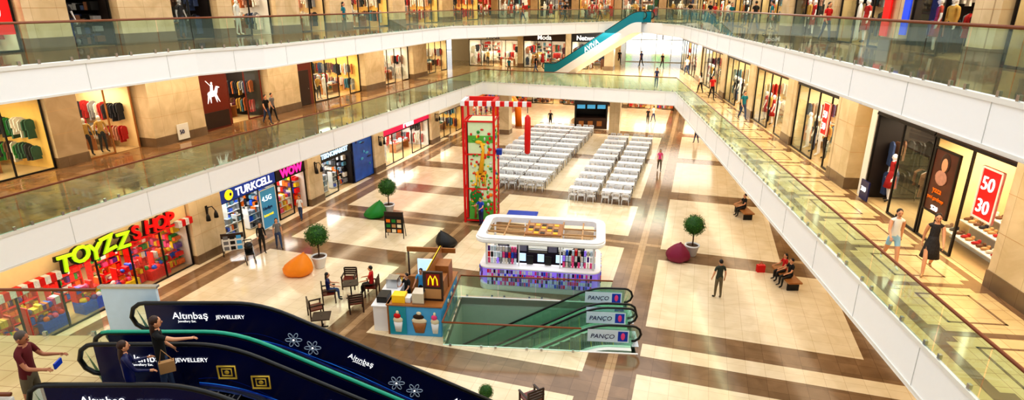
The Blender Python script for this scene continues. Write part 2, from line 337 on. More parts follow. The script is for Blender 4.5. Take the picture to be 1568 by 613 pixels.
MANN2=figure_mb(h=1.78,top="cloth_1",bottom="denim",skin="white_plastic",hair="white_plastic",hairlen=-1,out=(14,14)).mesh("mannequin_dressed_mesh")
MANN3=figure_mb(h=1.75,fem=True,top="cloth_0",bottom="cloth_2",legs="dress",skin="white_plastic",hair="white_plastic",hairlen=-1,out=(14,14)).mesh("mannequin_dress_mesh")
MANN4=figure_mb(h=1.78,top="cloth_4",bottom="cloth_1",sleeve="long",skin="white_plastic",hair="white_plastic",hairlen=-1,out=(14,14)).mesh("mannequin_jacket_mesh")
# ------------------------------------------------------------------ ground floor
HC=(1.15,20.5); HM=T(*HC)@RZ(-5); HW,HD=3.5,1.85
hole=[tuple((HM@Vector((a*HW,b*HD,0)))[:2]) for a,b in((-1,-1),(1,-1),(1,1),(-1,1))]
def clip(poly,a,b,keep):
    out=[]; n=len(poly)
    def sd(p): return keep*((b[0]-a[0])*(p[1]-a[1])-(b[1]-a[1])*(p[0]-a[0]))
    for i in range(n):
        p,q=poly[i],poly[(i+1)%n]; sp,sq=sd(p),sd(q)
        if sp>=0: out.append(p)
        if (sp>=0)!=(sq>=0):
            t=sp/(sp-sq); out.append((p[0]+(q[0]-p[0])*t,p[1]+(q[1]-p[1])*t))
    return out
def subtract(poly,hl):
    res=[]; cur=poly
    for i in range(len(hl)):
        a,b=hl[i],hl[(i+1)%len(hl)]
        o=clip(cur,a,b,-1)
        if len(o)>2: res.append(o)
        cur=clip(cur,a,b,1)
        if len(cur)<3: break
    return res
mb=MB()
for q in subtract([g(-36,-12),g(22,-12),g(22,90),g(-36,90)],hole): mb.prism(q,-0.3,0.0,"floor_brown")
mb.obj("floor")
mb=MB()
def tile(t0,t1,l0,l1,m="floor_cream",z=0.006):
    for q in subtract([g(t0,l0),g(t1,l0),g(t1,l1),g(t0,l1)],hole): mb.prism(q,0.001,z,m)
LC=[(2,14.8),(16.8,22.9),(24.6,28.3),(30.2,33.9),(35.6,40),(41.6,47),(48.6,56),(58,88)]
for a,b in LC: tile(-20.3,-12.9,a,b)
for a,b in [(2,24.5),(25.2,36),(37,50),(51,88)]: tile(-28,-22.0,a,b)
for a,b in [(4,9.3),(10,15.8),(17.2,22),(23.6,28.5),(30.2,35.3),(37,46),(47.5,56),(58,88)]: tile(-11.3,-2.9,a,b)
for a,b in [(-4,9),(10.3,17.6),(20.9,27.5),(28.9,37.4),(39,47),(48.5,57),(58.5,88)]: tile(-1.1,4.6 if a>28 else 6.5,a,b)
tile(-1.1,9,18.75,19.6); tile(6.2,12,28.9,88)
tile(-12.25,-11.95,0,88,"floor_tan",0.004); tile(-2.2,-1.85,0,88,"floor_tan",0.004); tile(-21.3,-21.0,0,88,"floor_tan",0.004)
for l in(29.1,): tile(-22,6,l,l+0.3,"floor_tan",0.003)
mb.obj("floor_inlay_tiles")
mb=MB(); mb.M=HM
mb.box(-HW-4,HW,-HD,HD,-5.2,-5.0,"pit_floor")
mb.box(-HW,HW,HD,HD+0.15,-5,-0.01,"pit_wall"); mb.box(-HW,HW,-HD-0.15,-HD,-5,-0.01,"pit_wall")
mb.box(HW,HW+0.15,-HD,HD,-5,-0.01,"pit_wall"); mb.box(-HW-0.15,-HW,-HD,HD,-2.5,-0.01,"pit_wall")
mb.box(-HW-0.06,HW+0.06,HD,HD+0.06,-0.4,0.03,"white_fascia"); mb.box(-HW-0.06,HW+0.06,-HD-0.06,-HD,-0.4,0.03,"white_fascia")
mb.obj("wall_escalator_pit")
# ------------------------------------------------------------------ slabs
e_l0=g(-20.6,0); C1=g(-19.0,51.3); C2=(13.3,48.1)
def slab(name,poly,z,th,top,side="white_fascia",bot="white_soffit"):
    m=MB(); m.prism(poly,z-th,z,top,side,bot); return m.obj(name)
slab("floor_level_1_left",[e_l0,C1,g(-36,51.3),g(-36,0)],Z1,1.15,"floor_walk_left")
slab("floor_level_1_far",[C1,C2,g(16,49.9),g(16,88),g(-36,88),g(-36,51.3)],Z1,1.15,"floor_walk_right")
R0=rr(0,-9); slab("floor_level_1_right",[R0,C2,g(16,49.9),rr(13,-9)],Z1,1.25,"floor_walk_right")
slab("floor_level_1_landing",[(-19.5,11.1),(-7.7,11.1),(-7.7,7.8),(-19.5,7.8)],Z1,1.0,"floor_walk_right")
A2=g(-17.6,0); K2=g(-17.9,17.8); K3=g(-17.1,20.5); B2=(-4.6,45.9); D2=(12.0,60.0); E2=(13.35,48.1)
slab("floor_level_2_left",[A2,K2,K3,B2,g(-36,50),g(-36,0)],Z2,0.95,"floor_walk_left")
slab("floor_level_2_far",[B2,D2,g(-2,88),g(-36,88),g(-36,50)],Z2,0.95,"floor_walk_right")
slab("floor_level_2_back_right",[D2,E2,g(16,49.9),g(16,88),g(-2,88)],Z2,0.95,"floor_walk_right")
slab("floor_level_2_right",[rr(0.2,-9),E2,g(16,49.9),rr(13,-9)],Z2,1.0,"floor_walk_left")
slab("floor_level_2_near",[(-14,0.15),(8,0.15),(8,-6),(-14,-6)],Z2,0.9,"floor_walk_right")
slab("ceiling_left",[A2,K2,K3,B2,g(-36,50),g(-36,0)],ZC+0.4,0.4,"white_soffit")
slab("ceiling_far",[B2,D2,g(-2,88),g(-36,88),g(-36,50)],ZC+0.4,0.4,"white_soffit")
slab("ceiling_back_right",[D2,E2,g(16,49.9),g(16,88),g(-2,88)],ZC+0.4,0.4,"white_soffit")
slab("ceiling_right",[rr(0.2,-9),E2,g(16,49.9),rr(13,-9)],ZC+0.4,0.4,"white_soffit")
def trim(name,pts,z,w=0.05,h=0.1,m="white_paint",joints=0):
    t=MB()
    for a,b in zip(pts,pts[1:]):
        a=Vector(a);b=Vector(b);d=(b-a);L=d.length;ang=math.degrees(math.atan2(d.y,d.x))
        t.M=T(a.x,a.y,z)@RZ(ang); t.box(0,L,-w,w,0,h,m)
        if joints:
            x=1.5
            while x<L: t.box(x-0.006,x+0.006,-0.010,0.010,-joints,0,"joint_grey"); x+=3
    return t.obj(name)
trim("trim_1",[e_l0,C1,C2,R0],Z1-0.12,joints=1.0); trim("trim_2",[A2,K2,K3,B2,D2,E2,rr(0.2,-9)],Z2-0.12,joints=0.82)
trim("trim_3",[e_l0,C1,C2,R0],Z1-1.17,0.03,0.06); trim("trim_4",[A2,K2,K3,B2,D2,E2,rr(0.2,-9)],Z2-0.97,0.03,0.06)
def strips(name,fr,rects,z,m):
    t=MB(); t.M=fr
    for a,b,c,d in rects: t.box(a,b,c,d,z+0.001,z+0.005,m)
    return t.obj(name)
rc=[(0.25,0.5,-8,40),(2.75,2.95,-8,40)]
s=-7.5
while s<40:
    rc+= [(0.5,2.75,s,s+0.2),(1.0,1.06,s+0.6,s+2.05),(2.2,2.26,s+0.6,s+2.05),(1.0,2.26,s+0.6,s+0.66),(1.0,2.26,s+1.99,s+2.05),(0.5,0.75,s+0.2,s+0.45),(2.5,2.75,s+0.2,s+0.45),(0.5,0.75,s+2.2,s+2.45),(2.5,2.75,s+2.2,s+2.45)]; s+=2.45
strips("floor_inlay_right_walkway",RR,rc,Z1,"floor_brown")
rc=[(-21.7,-21.2,0,50),(-25.6,-25.2,0,50)]+[(-25.2,-21.7,4+3.3*i,4.7+3.3*i) for i in range(14)]
strips("floor_inlay_left_walkway",FG,rc,Z1,"floor_brown")
# ------------------------------------------------------------------ glass railings
def railing(name,pts,z,h=1.1,drop=0.12,hand="wood_handrail",pan=1.5):
    t=MB()
    for a,b in zip(pts,pts[1:]):
        a=Vector(a);b=Vector(b);d=b-a;L=d.length;ang=math.degrees(math.atan2(d.y,d.x))
        t.M=T(a.x,a.y,z)@RZ(ang); n=max(1,round(L/pan)); w=L/n
        for i in range(n):
            x0=i*w+0.015;x1=(i+1)*w-0.015
            t.add([(x0,0,-drop),(x1,0,-drop),(x1,0,h-0.03),(x0,0,h-0.03)],[(0,1,2,3)],"glass_rail")
            for xx in(x0+0.25,x1-0.25): t.box(xx-0.04,xx+0.04,-0.03,0.03,-0.06,0.10,"steel")
        t.tube([(0,0,h),(L,0,h)],0.035,hand,8)
    return t.obj(name)
railing("glass_railing",[e_l0,C1,C2,R0],Z1)
railing("glass_railing",[A2,K2,K3,B2,D2],Z2)
railing("glass_railing",[(12.6,54.5),E2,rr(0.2,-9)],Z2,h=1.2)
railing("glass_railing",[(-18.2,11.1),(-8.75,11.1)],Z1)
railing("glass_railing",[(-14,0.2),(8,0.2)],Z2,h=1.05)
m_=MB(); m_.box(-8.65,-7.5,11.12,11.2,Z1-0.3,Z1+1.15,"panel_pale"); m_.box(-8.7,-7.46,11.10,11.22,Z1+1.12,Z1+1.17,"steel"); m_.obj("balcony_panel")
m_=MB(); m_.box(-12.5,-7.95,7.82,7.9,Z1-0.8,Z1+0.85,"white_paint"); m_.tube([(-12.5,7.86,Z1+0.92),(-7.95,7.86,Z1+0.92)],0.035,"wood_handrail"); m_.obj("landing_parapet")
hp=[tuple((HM@Vector((a,b,0)))[:2]) for a,b in((HW-2.0,-HD-0.1),(-HW-0.03,-HD-0.1),(-HW-0.03,HD+0.1),(HW-0.6,HD+0.1))]
railing("glass_railing",hp,0,h=1.0,drop=-0.05)
# ------------------------------------------------------------------ escalators
def escalator(name,M,f,slope,rise,w,belt="black_rubber",panel="panel_blue",f2=1.6,clad="white_fascia",hb=0.92,rail2=None,deck="steel"):
    e=empty(name,M); run=rise/slope; Lx=f+run+f2
    def zf(x):
        if x<f: base=0
        elif x<f+run: base=-slope*(x-f)
        else: base=-rise
        r=0.6
        if abs(x-f)<r: base=-slope*((x-f+r)**2)/(4*r)
        if abs(x-f-run)<r: q=(x-f-run-r); base=-rise+slope*(q*q)/(4*r)
        return base
    xs=[]; x=0
    while x<=Lx+1e-6: xs.append(x); x+=0.2
    t=MB()
    for bi,y in enumerate((0,w)):
        hm=rail2 if (rail2 and bi==0) else belt
        path=[(0,y,0.30),(-0.12,y,0.32),(-0.26,y,0.42),(-0.33,y,0.60),(-0.26,y,0.80),(-0.12,y,0.90)]+[(x,y,zf(x)+hb) for x in xs]
        xe=xs[-1];ze=zf(xe); path+=[(xe+.12,y,ze+.90),(xe+.26,y,ze+.80),(xe+.33,y,ze+.60),(xe+.26,y,ze+.42),(xe+.12,y,ze+.32),(xe,y,ze+.30)]
        t.tube(path,0.045,"black_rubber",8)
        if hm!="black_rubber": t.tube([(p[0],p[1],p[2]+0.016) for p in path[5:-5]],0.042,hm,8)
        for a,b in zip(xs,xs[1:]):
            for yy,zz0,zz1,mm_ in((y-0.03,0.0,hb-0.03,panel),(y+0.03,0.0,hb-0.03,panel)):
                t.add([(a,yy,zf(a)+zz0),(b,yy,zf(b)+zz0),(b,yy,zf(b)+zz1),(a,yy,zf(a)+zz1)],[(0,1,2,3)],mm_)
            t.add([(a,y-0.03,zf(a)+hb-0.03),(b,y-0.03,zf(b)+hb-0.03),(b,y+0.03,zf(b)+hb-0.03),(a,y+0.03,zf(a)+hb-0.03)],[(0,1,2,3)],deck)
            o=(-1 if bi==0 else 1)
            ys=sorted((y,y+o*0.22)); yq=sorted((y-o*0.12,y))
            for (ya,yb) in (ys,yq): t.add([(a,ya,zf(a)+0.03),(b,ya,zf(b)+0.03),(b,yb,zf(b)+0.03),(a,yb,zf(a)+0.03)],[(0,1,2,3)],deck)
            yo=y+o*0.22
            t.add([(a,yo,zf(a)-0.85),(b,yo,zf(b)-0.85),(b,yo,zf(b)+0.03),(a,yo,zf(a)+0.03)],[(0,1,2,3)],clad)
        for xe_,sg in((0,-1),(xs[-1],1)):
            zb=zf(xe_); pts=[(xe_,y,zb)]+[(xe_+sg*0.29*math.sin(q*PI/8),y,zb+0.6-0.29*math.cos(q*PI/8)) for q in range(9)]
            t.add(pts,[list(range(len(pts)))],"glass_rail")
    for a,b in zip(xs,xs[1:]): t.add([(a,-0.22,zf(a)-0.85),(b,-0.22,zf(b)-0.85),(b,w+0.22,zf(b)-0.85),(a,w+0.22,zf(a)-0.85)],[(0,1,2,3)],clad)
    x=0.6
    t.box(-0.3,0.6,0.1,w-0.1,-0.1,0.01,"steel")
    while x<Lx-0.6:
        z=zf(x+0.2); t.box(x,x+0.4,0.12,w-0.12,z-0.3,z,"dark_metal")
        for q in(0.02,0.1,0.18,0.26,0.38): t.box(x+q-0.01,x+q+0.01,0.12,w-0.12,z,z+0.006,"yellow" if q<0.05 else "grey")
        x+=0.4
    t.box(Lx-0.6,Lx+0.3,0.1,w-0.1,-rise-0.1,-rise+0.01,"steel")
    t.obj("escalator_body",parent=e)
    return e,zf
SL=0.51
for nm,y0 in(("escalator",8.1),("escalator",9.7)):
    w=1.15 if y0>9 else 1.2
    e,zf=escalator(nm,T(-7.6,y0,Z1),2.4,SL,5.2,w,rail2="teal_belt" if y0>9 else None,clad="panel_blue")
    ang=math.degrees(math.atan(SL))
    for xx,bd,sz in((0.55,"Altınbaş",0.22),(1.45,"JEWELLERY",0.12),(4.1,"Altınbaş",0.17),(6.3,"Altınbaş",0.17),(8.5,"Altınbaş",0.17)):
        yy=w-0.05; tilt=0 if xx<2 else ang
        txt(bd,sz,"white_glow",T(xx,yy,zf(xx)+(0.58 if xx<2 else 0.52))@RY(tilt),e,ext=0.003)
        if bd[0]=="A": txt("Jewellery Est.",sz*0.32,"white_glow",T(xx+0.1,yy,zf(xx)+(0.50 if xx<2 else 0.42))@RY(tilt),e,ext=0.002)
        if y0<9: txt(bd,sz,"white_glow",T(xx,-0.05,zf(xx)+0.58)@RY(tilt),e,ext=0.003)
    t=MB()
    def gem(x,z,r,m,kind):
        yy=w-0.045
        if kind==0:   # flower brooch: outlined petals round a small stone
            for q in range(6):
                aa=q*PI/3; cx=x+r*0.62*math.cos(aa); cz=z+r*0.62*math.sin(aa)
                t.tube([(cx+r*0.36*math.cos(b_)*math.cos(aa)-r*0.2*math.sin(b_)*math.sin(aa),yy,cz+r*0.36*math.cos(b_)*math.sin(aa)+r*0.2*math.sin(b_)*math.cos(aa)) for b_ in [k2*PI/5 for k2 in range(10)]],r*0.045,m,5,close=True)
            t.ball((x,yy-0.01,z),r*0.14,0.01,r*0.14,"white_glow",8,5)
        else:
            t.tube([(x-r,yy,z-r*.8),(x+r,yy,z-r*.8),(x+r,yy,z+r*.8),(x-r,yy,z+r*.8)],r*0.13,m,6,close=True)
            t.tube([(x-r*.55,yy,z-r*.45),(x+r*.55,yy,z-r*.45),(x+r*.55,yy,z+r*.45),(x-r*.55,yy,z+r*.45)],r*0.1,m,6,close=True); t.ball((x,yy,z),r*0.3,0.01,r*0.25,m,8,5)
    if y0>9:
        for xx in(3.0,3.38,5.1,5.48,7.3,7.7): gem(xx,zf(xx)+0.38,0.18,"silver",0)
    else:
        for xx in(2.35,2.95,4.9,5.5,7.3): gem(xx,zf(xx)+0.42,0.16,"gold",1)
    for i in range(70):
        x=1.8+i*0.15
        for k_,(am,z0_,th_) in enumerate(((0.03,0.13,0.02),(0.05,0.2,0.012),(0.02,0.07,0.05))):
            fz=lambda q: zf(q)+z0_+am*math.sin(q*(2+k_)+k_)
            t.add([(x,w-0.036,fz(x)),(x+0.15,w-0.036,fz(x+.15)),(x+0.15,w-0.036,fz(x+.15)+th_),(x,w-0.036,fz(x)+th_)],[(0,1,2,3)],"panel_light" if k_<1 else "panel_mid")
    t.obj("panel_artwork",parent=e)
for y0 in(-1.5,0.15):
    e,zf=escalator("escalator_to_basement",HM@T(HW-0.15,0.0,0.0)@RZ(180)@T(0,-y0-1.3,0),1.3,0.55,5.0,1.3,panel="glass_rail",clad="pit_wall",deck="white_fascia")
    t=MB()
    for yy in(0.0,1.3):
        t.box(0.1,1.6,yy+0.035,yy+0.045,0.25,0.75,"panel_pale"); t.box(0.15,0.5,yy+0.045,yy+0.05,0.3,0.7,"blue"); t.ball((0.32,yy+0.05,0.5),0.08,0.01,0.15,"pink",8,5); t.box(0.1,1.6,yy-0.045,yy-0.035,0.25,0.75,"panel_pale")
    t.obj("advert_panel",parent=e)
    for yy in(0.055,1.355): txt("PANÇO",0.25,"navy",T(1.5,yy,0.4)@RZ(180),e,ext=0.003,shear=0.2)
a=Vector((4.9,62.0)); b=Vector((12.0,54.6)); d=a-b; ang=math.degrees(math.atan2(d.y,d.x)); LL=d.length
e,zf=escalator("escalator_to_upper_level",T(b.x,b.y,Z2)@RZ(ang)@T(0,-0.6,0),0.9,5.2/(LL-0.9),5.2,1.2,panel="teal",clad="white_fascia",hb=0.92)
txt("AVIVA",0.7,"white_glow",T(6.4,1.26,zf(6.4)+0.12)@RZ(180)@RY(-math.degrees(math.atan(5.2/(LL-0.9)))),e)
slab("floor_escalator_bridge",[(11.3,55.2),(12.5,56.2),(16,53),(14,50.2)],Z2,0.9,"floor_walk_right")
# ------------------------------------------------------------------ columns
def column(fr,x0,x1,y0,y1,z0,z1,name="marble_column",lamp=False):
    t=MB(); t.M=fr; x0+=0.02; x1-=0.02
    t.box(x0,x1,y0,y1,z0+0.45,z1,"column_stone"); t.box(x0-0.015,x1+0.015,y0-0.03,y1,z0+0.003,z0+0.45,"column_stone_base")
    n=int((z1-z0)/1.1)
    for i in range(1,n): t.box(x0-0.004,x1+0.004,y0-0.004,y1,z0+0.45+i*1.0,z0+0.46+i*1.0,"tan")
    if lamp:
        xm=(x0+x1)/2
        for dx in(-0.25,0.25):
            t.tube([(xm,y0,z0+2.6),(xm+dx*0.5,y0-0.25,z0+2.65),(xm+dx,y0-0.3,z0+2.4)],0.025,"black",6)
            t.lathe((xm+dx,y0-0.3,z0+2.05),[(0.11,0),(0.09,0.2),(0.04,0.35)],"black",8)
        t.box(xm-0.05,xm+0.05,y0-0.04,y0,z0+2.0,z0+2.7,"black")
    return t.obj(name)
# ------------------------------------------------------------------ shops
PAL=dict(clothes=["cloth_%d"%i for i in range(12)]+["cloth_2","cloth_1","cloth_7"],dark=["cloth_1","cloth_8","cloth_7","black","cloth_3"],redw=["cloth_0","cloth_2","cloth_2","cloth_0","cloth_1","cloth_8","cloth_6"],
         toys=["toy_%d"%i for i in range(8)]+["toy_0","toy_6","toy_1","toy_0"],phones=["cloth_8","cloth_2","cloth_1","cloth_8","toy_2","cloth_11","toy_6","black"],shoes=["cloth_1","cloth_7","cloth_2","tan","cloth_0"],green=["cloth_5","cloth_1","cloth_2","green","cloth_7"])
def shelves(t,x0,x1,y,z0,z1,pal,dy=0.35,rows=5,fill=0.85,bw=(0.1,0.35),bd="shop_white"):
    h=(z1-z0)/rows
    t.box(x0,x0+0.04,y,y+dy,z0,z1,bd); t.box(x1-0.04,x1,y,y+dy,z0,z1,bd)
    for r in range(rows):
        z=z0+r*h; t.box(x0,x1,y,y+dy,z,z+0.03,bd); x=x0+0.06
        while x<x1-0.12:
            w=random.uniform(*bw); w=min(w,x1-0.05-x)
            if random.random()<fill:
                hh=h*random.uniform(0.45,0.9); m=random.choice(pal); q=random.random()
                if q<0.6: t.box(x,x+w*0.94,y+0.02,y+dy-0.02,z+0.03,z+0.03+hh,m)
                elif q<0.8: t.cyl(x+w/2,y+dy*0.5,z+0.03,z+0.03+hh*0.9,min(w*0.42,dy*0.4),m,8,min(w*0.3,dy*0.3))
                else: t.ball((x+w/2,y+dy*0.4,z+0.03+hh*0.4),w*0.45,dy*0.35,hh*0.4,m,8,6)
            x+=w
def garment(t,x,y,zt,w,L,m,M=None):
    t.add([(x-0.02,y-w*0.45,zt-0.05),(x-0.02,y+w*0.45,zt-0.05),(x-0.03,y+w*1.1,zt-0.14),(x-0.03,y+w*1.15,zt-0.5),(x-0.035,y+w*0.85,zt-0.5),(x-0.035,y+w,zt-L),(x-0.035,y-w,zt-L),(x-0.035,y-w*0.85,zt-0.5),(x-0.03,y-w*1.15,zt-0.5),(x-0.03,y-w*1.1,zt-0.14),
           (x+0.02,y-w*0.45,zt-0.05),(x+0.02,y+w*0.45,zt-0.05),(x+0.03,y+w*1.1,zt-0.14),(x+0.03,y+w*1.15,zt-0.5),(x+0.035,y+w*0.85,zt-0.5),(x+0.035,y+w,zt-L),(x+0.035,y-w,zt-L),(x+0.035,y-w*0.85,zt-0.5),(x+0.03,y-w*1.15,zt-0.5),(x+0.03,y-w*1.1,zt-0.14)],
          [tuple(range(10)),tuple(range(19,9,-1))]+[(i,10+i,10+(i+1)%10,(i+1)%10) for i in range(10)],m,M=M)
def rack(t,x0,x1,y,pal,zt=1.5,ln=(0.6,1.0)):
    t.tube([(x0,y,0.05),(x0,y,zt),(x1,y,zt),(x1,y,0.05)],0.018,"steel",6)
    x=x0+0.08; m=random.choice(pal); L=random.uniform(*ln)
    while x<x1-0.06:
        if random.random()<0.4: m=random.choice(pal); L=random.uniform(*ln)
        garment(t,x,y+random.uniform(-.03,.03),zt-random.uniform(0,.05),random.uniform(0.15,0.24),L*random.uniform(.9,1.1),m); x+=random.uniform(0.07,0.12)
def shop(name,fr,x0,x1,z,ztop,style="clothes",pal="clothes",wall="shop_cream",floor="shop_floor",H=3.1,depth=4.5,header="white_paint",power=90,lcol=(1,0.85,0.62),glass=True,door=None,mann=1,frame="dark_metal",sign=None,bd="shop_white"):
    x0+=0.03; x1-=0.03
    w=x1-x0; e=empty(name,fr@T(x0,0,z)); t=MB(); pal=PAL[pal]
    t.box(0,w,0.0,depth,0.008,0.014,floor); t.box(0,w,depth,depth+0.1,0.008,H,wall); t.box(0,0.06,0.04,depth,0.008,H,wall); t.box(w-0.06,w,0.04,depth,0.008,H,wall)
    t.box(0,w,0.12,depth,H,H+0.05,"white_soffit"); t.box(0,w,-0.06,0.12,H,ztop-z-0.01,header); t.box(0,w,-0.08,-0.06,H-0.02,H+0.05,frame)
    n=max(1,round(w/1.5)); pw=w/n; door=n//2 if door is None else door
    for i in range(n+1): xx=min(max(i*pw,0.03),w-0.03); t.box(xx-0.03,xx+0.03,-0.03,0.03,0.01,H,frame)
    if glass:
        for i in range(n):
            if i==door: continue
            t.add([(i*pw+.03,0,0.05),((i+1)*pw-.03,0,0.05),((i+1)*pw-.03,0,H),(i*pw+.03,0,H)],[(0,1,2,3)],"glass_shop")
            t.box(i*pw,(i+1)*pw,-0.03,0.03,0.01,0.07,frame)
    for yy in(0.8,2.4):
        k=max(1,int(w/1.2))
        for i in range(k):
            xx=(i+.5)*w/k; t.box(xx-0.12,xx+0.12,yy-0.12,yy+0.12,H-0.02,H+0.01,"lamp_warm")
    if style=="clothes":
        xx=0.15
        while xx<w-0.6:
            bw_=min(random.uniform(0.9,1.5),w-0.15-xx); q=random.random()
            if q<0.5: shelves(t,xx,xx+bw_,depth-0.42,0.3,2.5,pal,rows=random.choice([5,6]),bd=bd,bw=(0.18,0.32))
            elif q<0.85:
                for tier in(1.25,2.3):
                    rack(t,xx+0.05,xx+bw_-0.05,depth-0.3,pal,tier,(0.6,0.9))
            else: t.box(xx+0.1,xx+bw_-0.1,depth-0.08,depth-0.02,0.8,2.4,random.choice(["poster_dark","cloth_6","cloth_2","cloth_8"]))
            xx+=bw_+0.05
        if w>2.2:
            rack(t,0.5,w*0.42,2.7,pal); rack(t,w*0.58,w-0.5,2.7,pal); rack(t,0.5,min(w*0.4,2.2),1.5,pal,1.35)
            t.box(w*0.55,w*0.85,1.3,2.0,0.7,0.75,"wood")
            for a in(w*0.56,w*0.84): t.box(a-0.03,a+0.03,1.35,1.95,0.012,0.7,"wood")
            for i in range(6):
                xx=w*0.56+i*w*0.047; t.box(xx,xx+w*0.038,1.35,1.62,0.75,0.75+random.uniform(.05,.2),random.choice(pal)); t.box(xx,xx+w*0.038,1.68,1.95,0.75,0.75+random.uniform(.05,.2),random.choice(pal))
        for side in(0,1):
            for tier in(1.2,2.3):
                y=0.5; m=random.choice(pal)
                while y<depth-0.7:
                    if random.random()<0.6: m=random.choice(pal)
                    xo=0.3 if side==0 else w-0.3
                    garment(t,0,0,tier-random.uniform(0,.12),random.uniform(.13,.2),random.uniform(.6,.95),m,M=T(xo,y,0)@RZ(90+random.uniform(-15,15))); y+=random.uniform(0.14,0.24)
    elif style=="shelves":
        shelves(t,0.1,w-0.1,depth-0.4,0.1,min(2.5,H-0.1),pal,rows=7,fill=0.98,bd=bd)
        k=max(1,int(w/1.8))
        for i in range(k):
            xx=(i+.5)*w/k; shelves(t,xx-0.7,xx+0.7,2.0,0.1,1.9,pal,rows=5,bw=(0.08,0.25),fill=0.97,bd=bd); shelves(t,xx-0.65,xx+0.65,0.6,0.05,1.2,pal,rows=3,bw=(0.08,0.22),fill=0.97,bd=bd)
        for sx in(0.08,w-0.44): 
            for r in range(5):
                y=0.4
                while y<depth-0.5:
                    hh=random.uniform(0.15,0.33); t.box(sx,sx+0.34,y,y+0.17,0.15+r*0.40,0.15+r*0.40+hh,random.choice(pal)); y+=0.2
    elif style=="shoes":
        shelves(t,0.1,w-0.1,depth-0.4,0.2,2.8,pal,rows=8,bw=(0.12,0.2))
        for yy,zz in((0.5,0.35),(1.0,0.6),(1.5,0.85)):
            t.box(0.2,w-0.2,yy,yy+0.4,zz-0.03,zz,"shop_white"); t.box(0.2,w-0.2,yy+0.36,yy+0.4,0.012,zz,"shop_white"); x=0.3
            while x<w-0.4:
                m=random.choice(pal); t.ball((x,yy+0.2,zz+0.05),0.05,0.14,0.05,m,8,5); t.ball((x,yy+0.28,zz+0.09),0.04,0.06,0.06,m,8,5); x+=random.uniform(.18,.3)
    t.obj("shop_interior",parent=e)
    for i in range(mann):
        link("mannequin",random.choice([MANN,MANN2,MANN3,MANN4]),T(min(w-0.5,0.55+i*0.75),0.55,0.03)@RZ(180+random.uniform(-20,20)),e)
    if sign: txt(sign[0],sign[1],sign[2],T(w*0.5,-0.1,sign[3]),e,align='CENTER',bold=0.01)
    if power: alight("shop_light",T(w/2,depth*0.38,H-0.06),max(0.6,w*0.7),2.4,power*w/4*0.85,lcol,e)
    return e
def board(name,fr,x0,x1,z0,z1,y,m,texts=(),frame=None,th=0.05):
    e=empty(name,fr@T(x0,y,z0)); t=MB(); t.box(0,x1-x0,-th,0,0,z1-z0,m)
    if frame: 
        w=x1-x0;h=z1-z0
        for b in((0,w,0,0.05),(0,w,h-0.05,h),(0,0.05,0,h),(w-0.05,w,0,h)): t.box(b[0],b[1],-th-0.02,0,b[2],b[3],frame)
    t.obj("board",parent=e)
    for bd,sz,xx,zz,mm_ in texts: txt(bd,sz,mm_,T(xx,-th-0.012,zz),e,ext=0.012)
    return e
G0=FL(-22.5); SB1=4.05; GH=2.36
e=shop("toy_shop",G0,11.0,20.2,0,SB1,"shelves","toys","shop_white",H=GH,header="shop_cream",power=140,lcol=(1,0.88,0.70),mann=0,depth=5,bd="toy_0")
for i,ch in enumerate("TOYZZ"):
    R_=RY(-6 if i%2 else 5); zz=2.42+(0.06 if i%2 else 0); xx=2.9+i*0.6
    txt(ch,0.92,"black",T(xx-0.03,-0.3,zz-0.03)@R_,e,ext=0.05,bold=0.055); txt(ch,0.92,"lime",T(xx,-0.38,zz)@R_,e,ext=0.05,bold=0.02)
for i,ch in enumerate("SHOP"):
    R_=RY(6 if i%2 else -5); zz=2.52+(0.06 if i%2 else 0); xx=6.1+i*0.55
    txt(ch,0.82,"black",T(xx-0.03,-0.3,zz-0.03)@R_,e,ext=0.05,bold=0.055); txt(ch,0.82,"red_glow",T(xx,-0.38,zz)@R_,e,ext=0.05,bold=0.02)
t=MB()
for i in range(46): 
    if not 14<i<42: t.box(0.2*i,0.2*i+0.2,-0.35,-0.09,2.2,2.5,"red" if i%2 else "toy_5")
t.box(0,9.1,-0.12,-0.09,2.3,2.4,"red_glow")
for i in range(5):
    x=0.7+i*1.6; t.box(x,x+1.0,0.3,0.9,0.02,0.5,random.choice(["toy_0","toy_1","toy_2"]))
    for k in range(14): t.ball((x+random.uniform(.1,.9),random.uniform(.38,.8),0.55),0.12,0.12,0.12,random.choice(PAL["toys"]),8,6)
t.obj("awning_and_bins",parent=e)
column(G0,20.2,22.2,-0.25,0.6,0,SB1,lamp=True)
e=shop("phone_shop",G0,22.2,26.5,0,SB1,"shelves","phones","shop_white",H=GH,header="navy",power=160,lcol=(0.9,0.95,1),mann=0,bd="white_paint")
txt("TURKCELL",0.58,"white_glow",T(1.15,-0.1,2.5),e,bold=0.012); t=MB(); t.ball((0.65,-0.12,2.72),0.3,0.05,0.28,"yellow_glow",14,8); t.ball((0.72,-0.15,2.74),0.1,0.04,0.1,"navy",8,6)
t.box(0.02,4.2,-0.09,-0.07,2.38,3.6,"blue"); t.obj("logo",parent=e)
board("phone_advert_totem",G0,24.9,26.2,0.02,2.3,-0.15,"sky",[("4.5G",0.4,0.15,1.6,"white_glow"),("Hediye",0.26,0.15,1.1,"navy"),("internet",0.24,0.15,0.7,"yellow_glow")],frame="white_paint")
e=shop("accessory_shop",G0,26.5,29.2,0,SB1,"shelves","toys","shop_white",H=GH,header="black",power=150,lcol=(1,0.95,0.9),mann=0)
txt("WOW",0.66,"pink_glow",T(0.4,-0.1,2.48),e,bold=0.03)
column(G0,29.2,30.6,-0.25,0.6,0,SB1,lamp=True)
e=shop("electronics_shop",G0,30.6,34.4,0,SB1,"shelves","phones","shop_dark",H=GH,header="black",power=170,lcol=(0.95,0.97,1),mann=0)
txt("TEKNOMARKET",0.42,"screen_light",T(0.2,-0.1,2.58),e,bold=0.02)
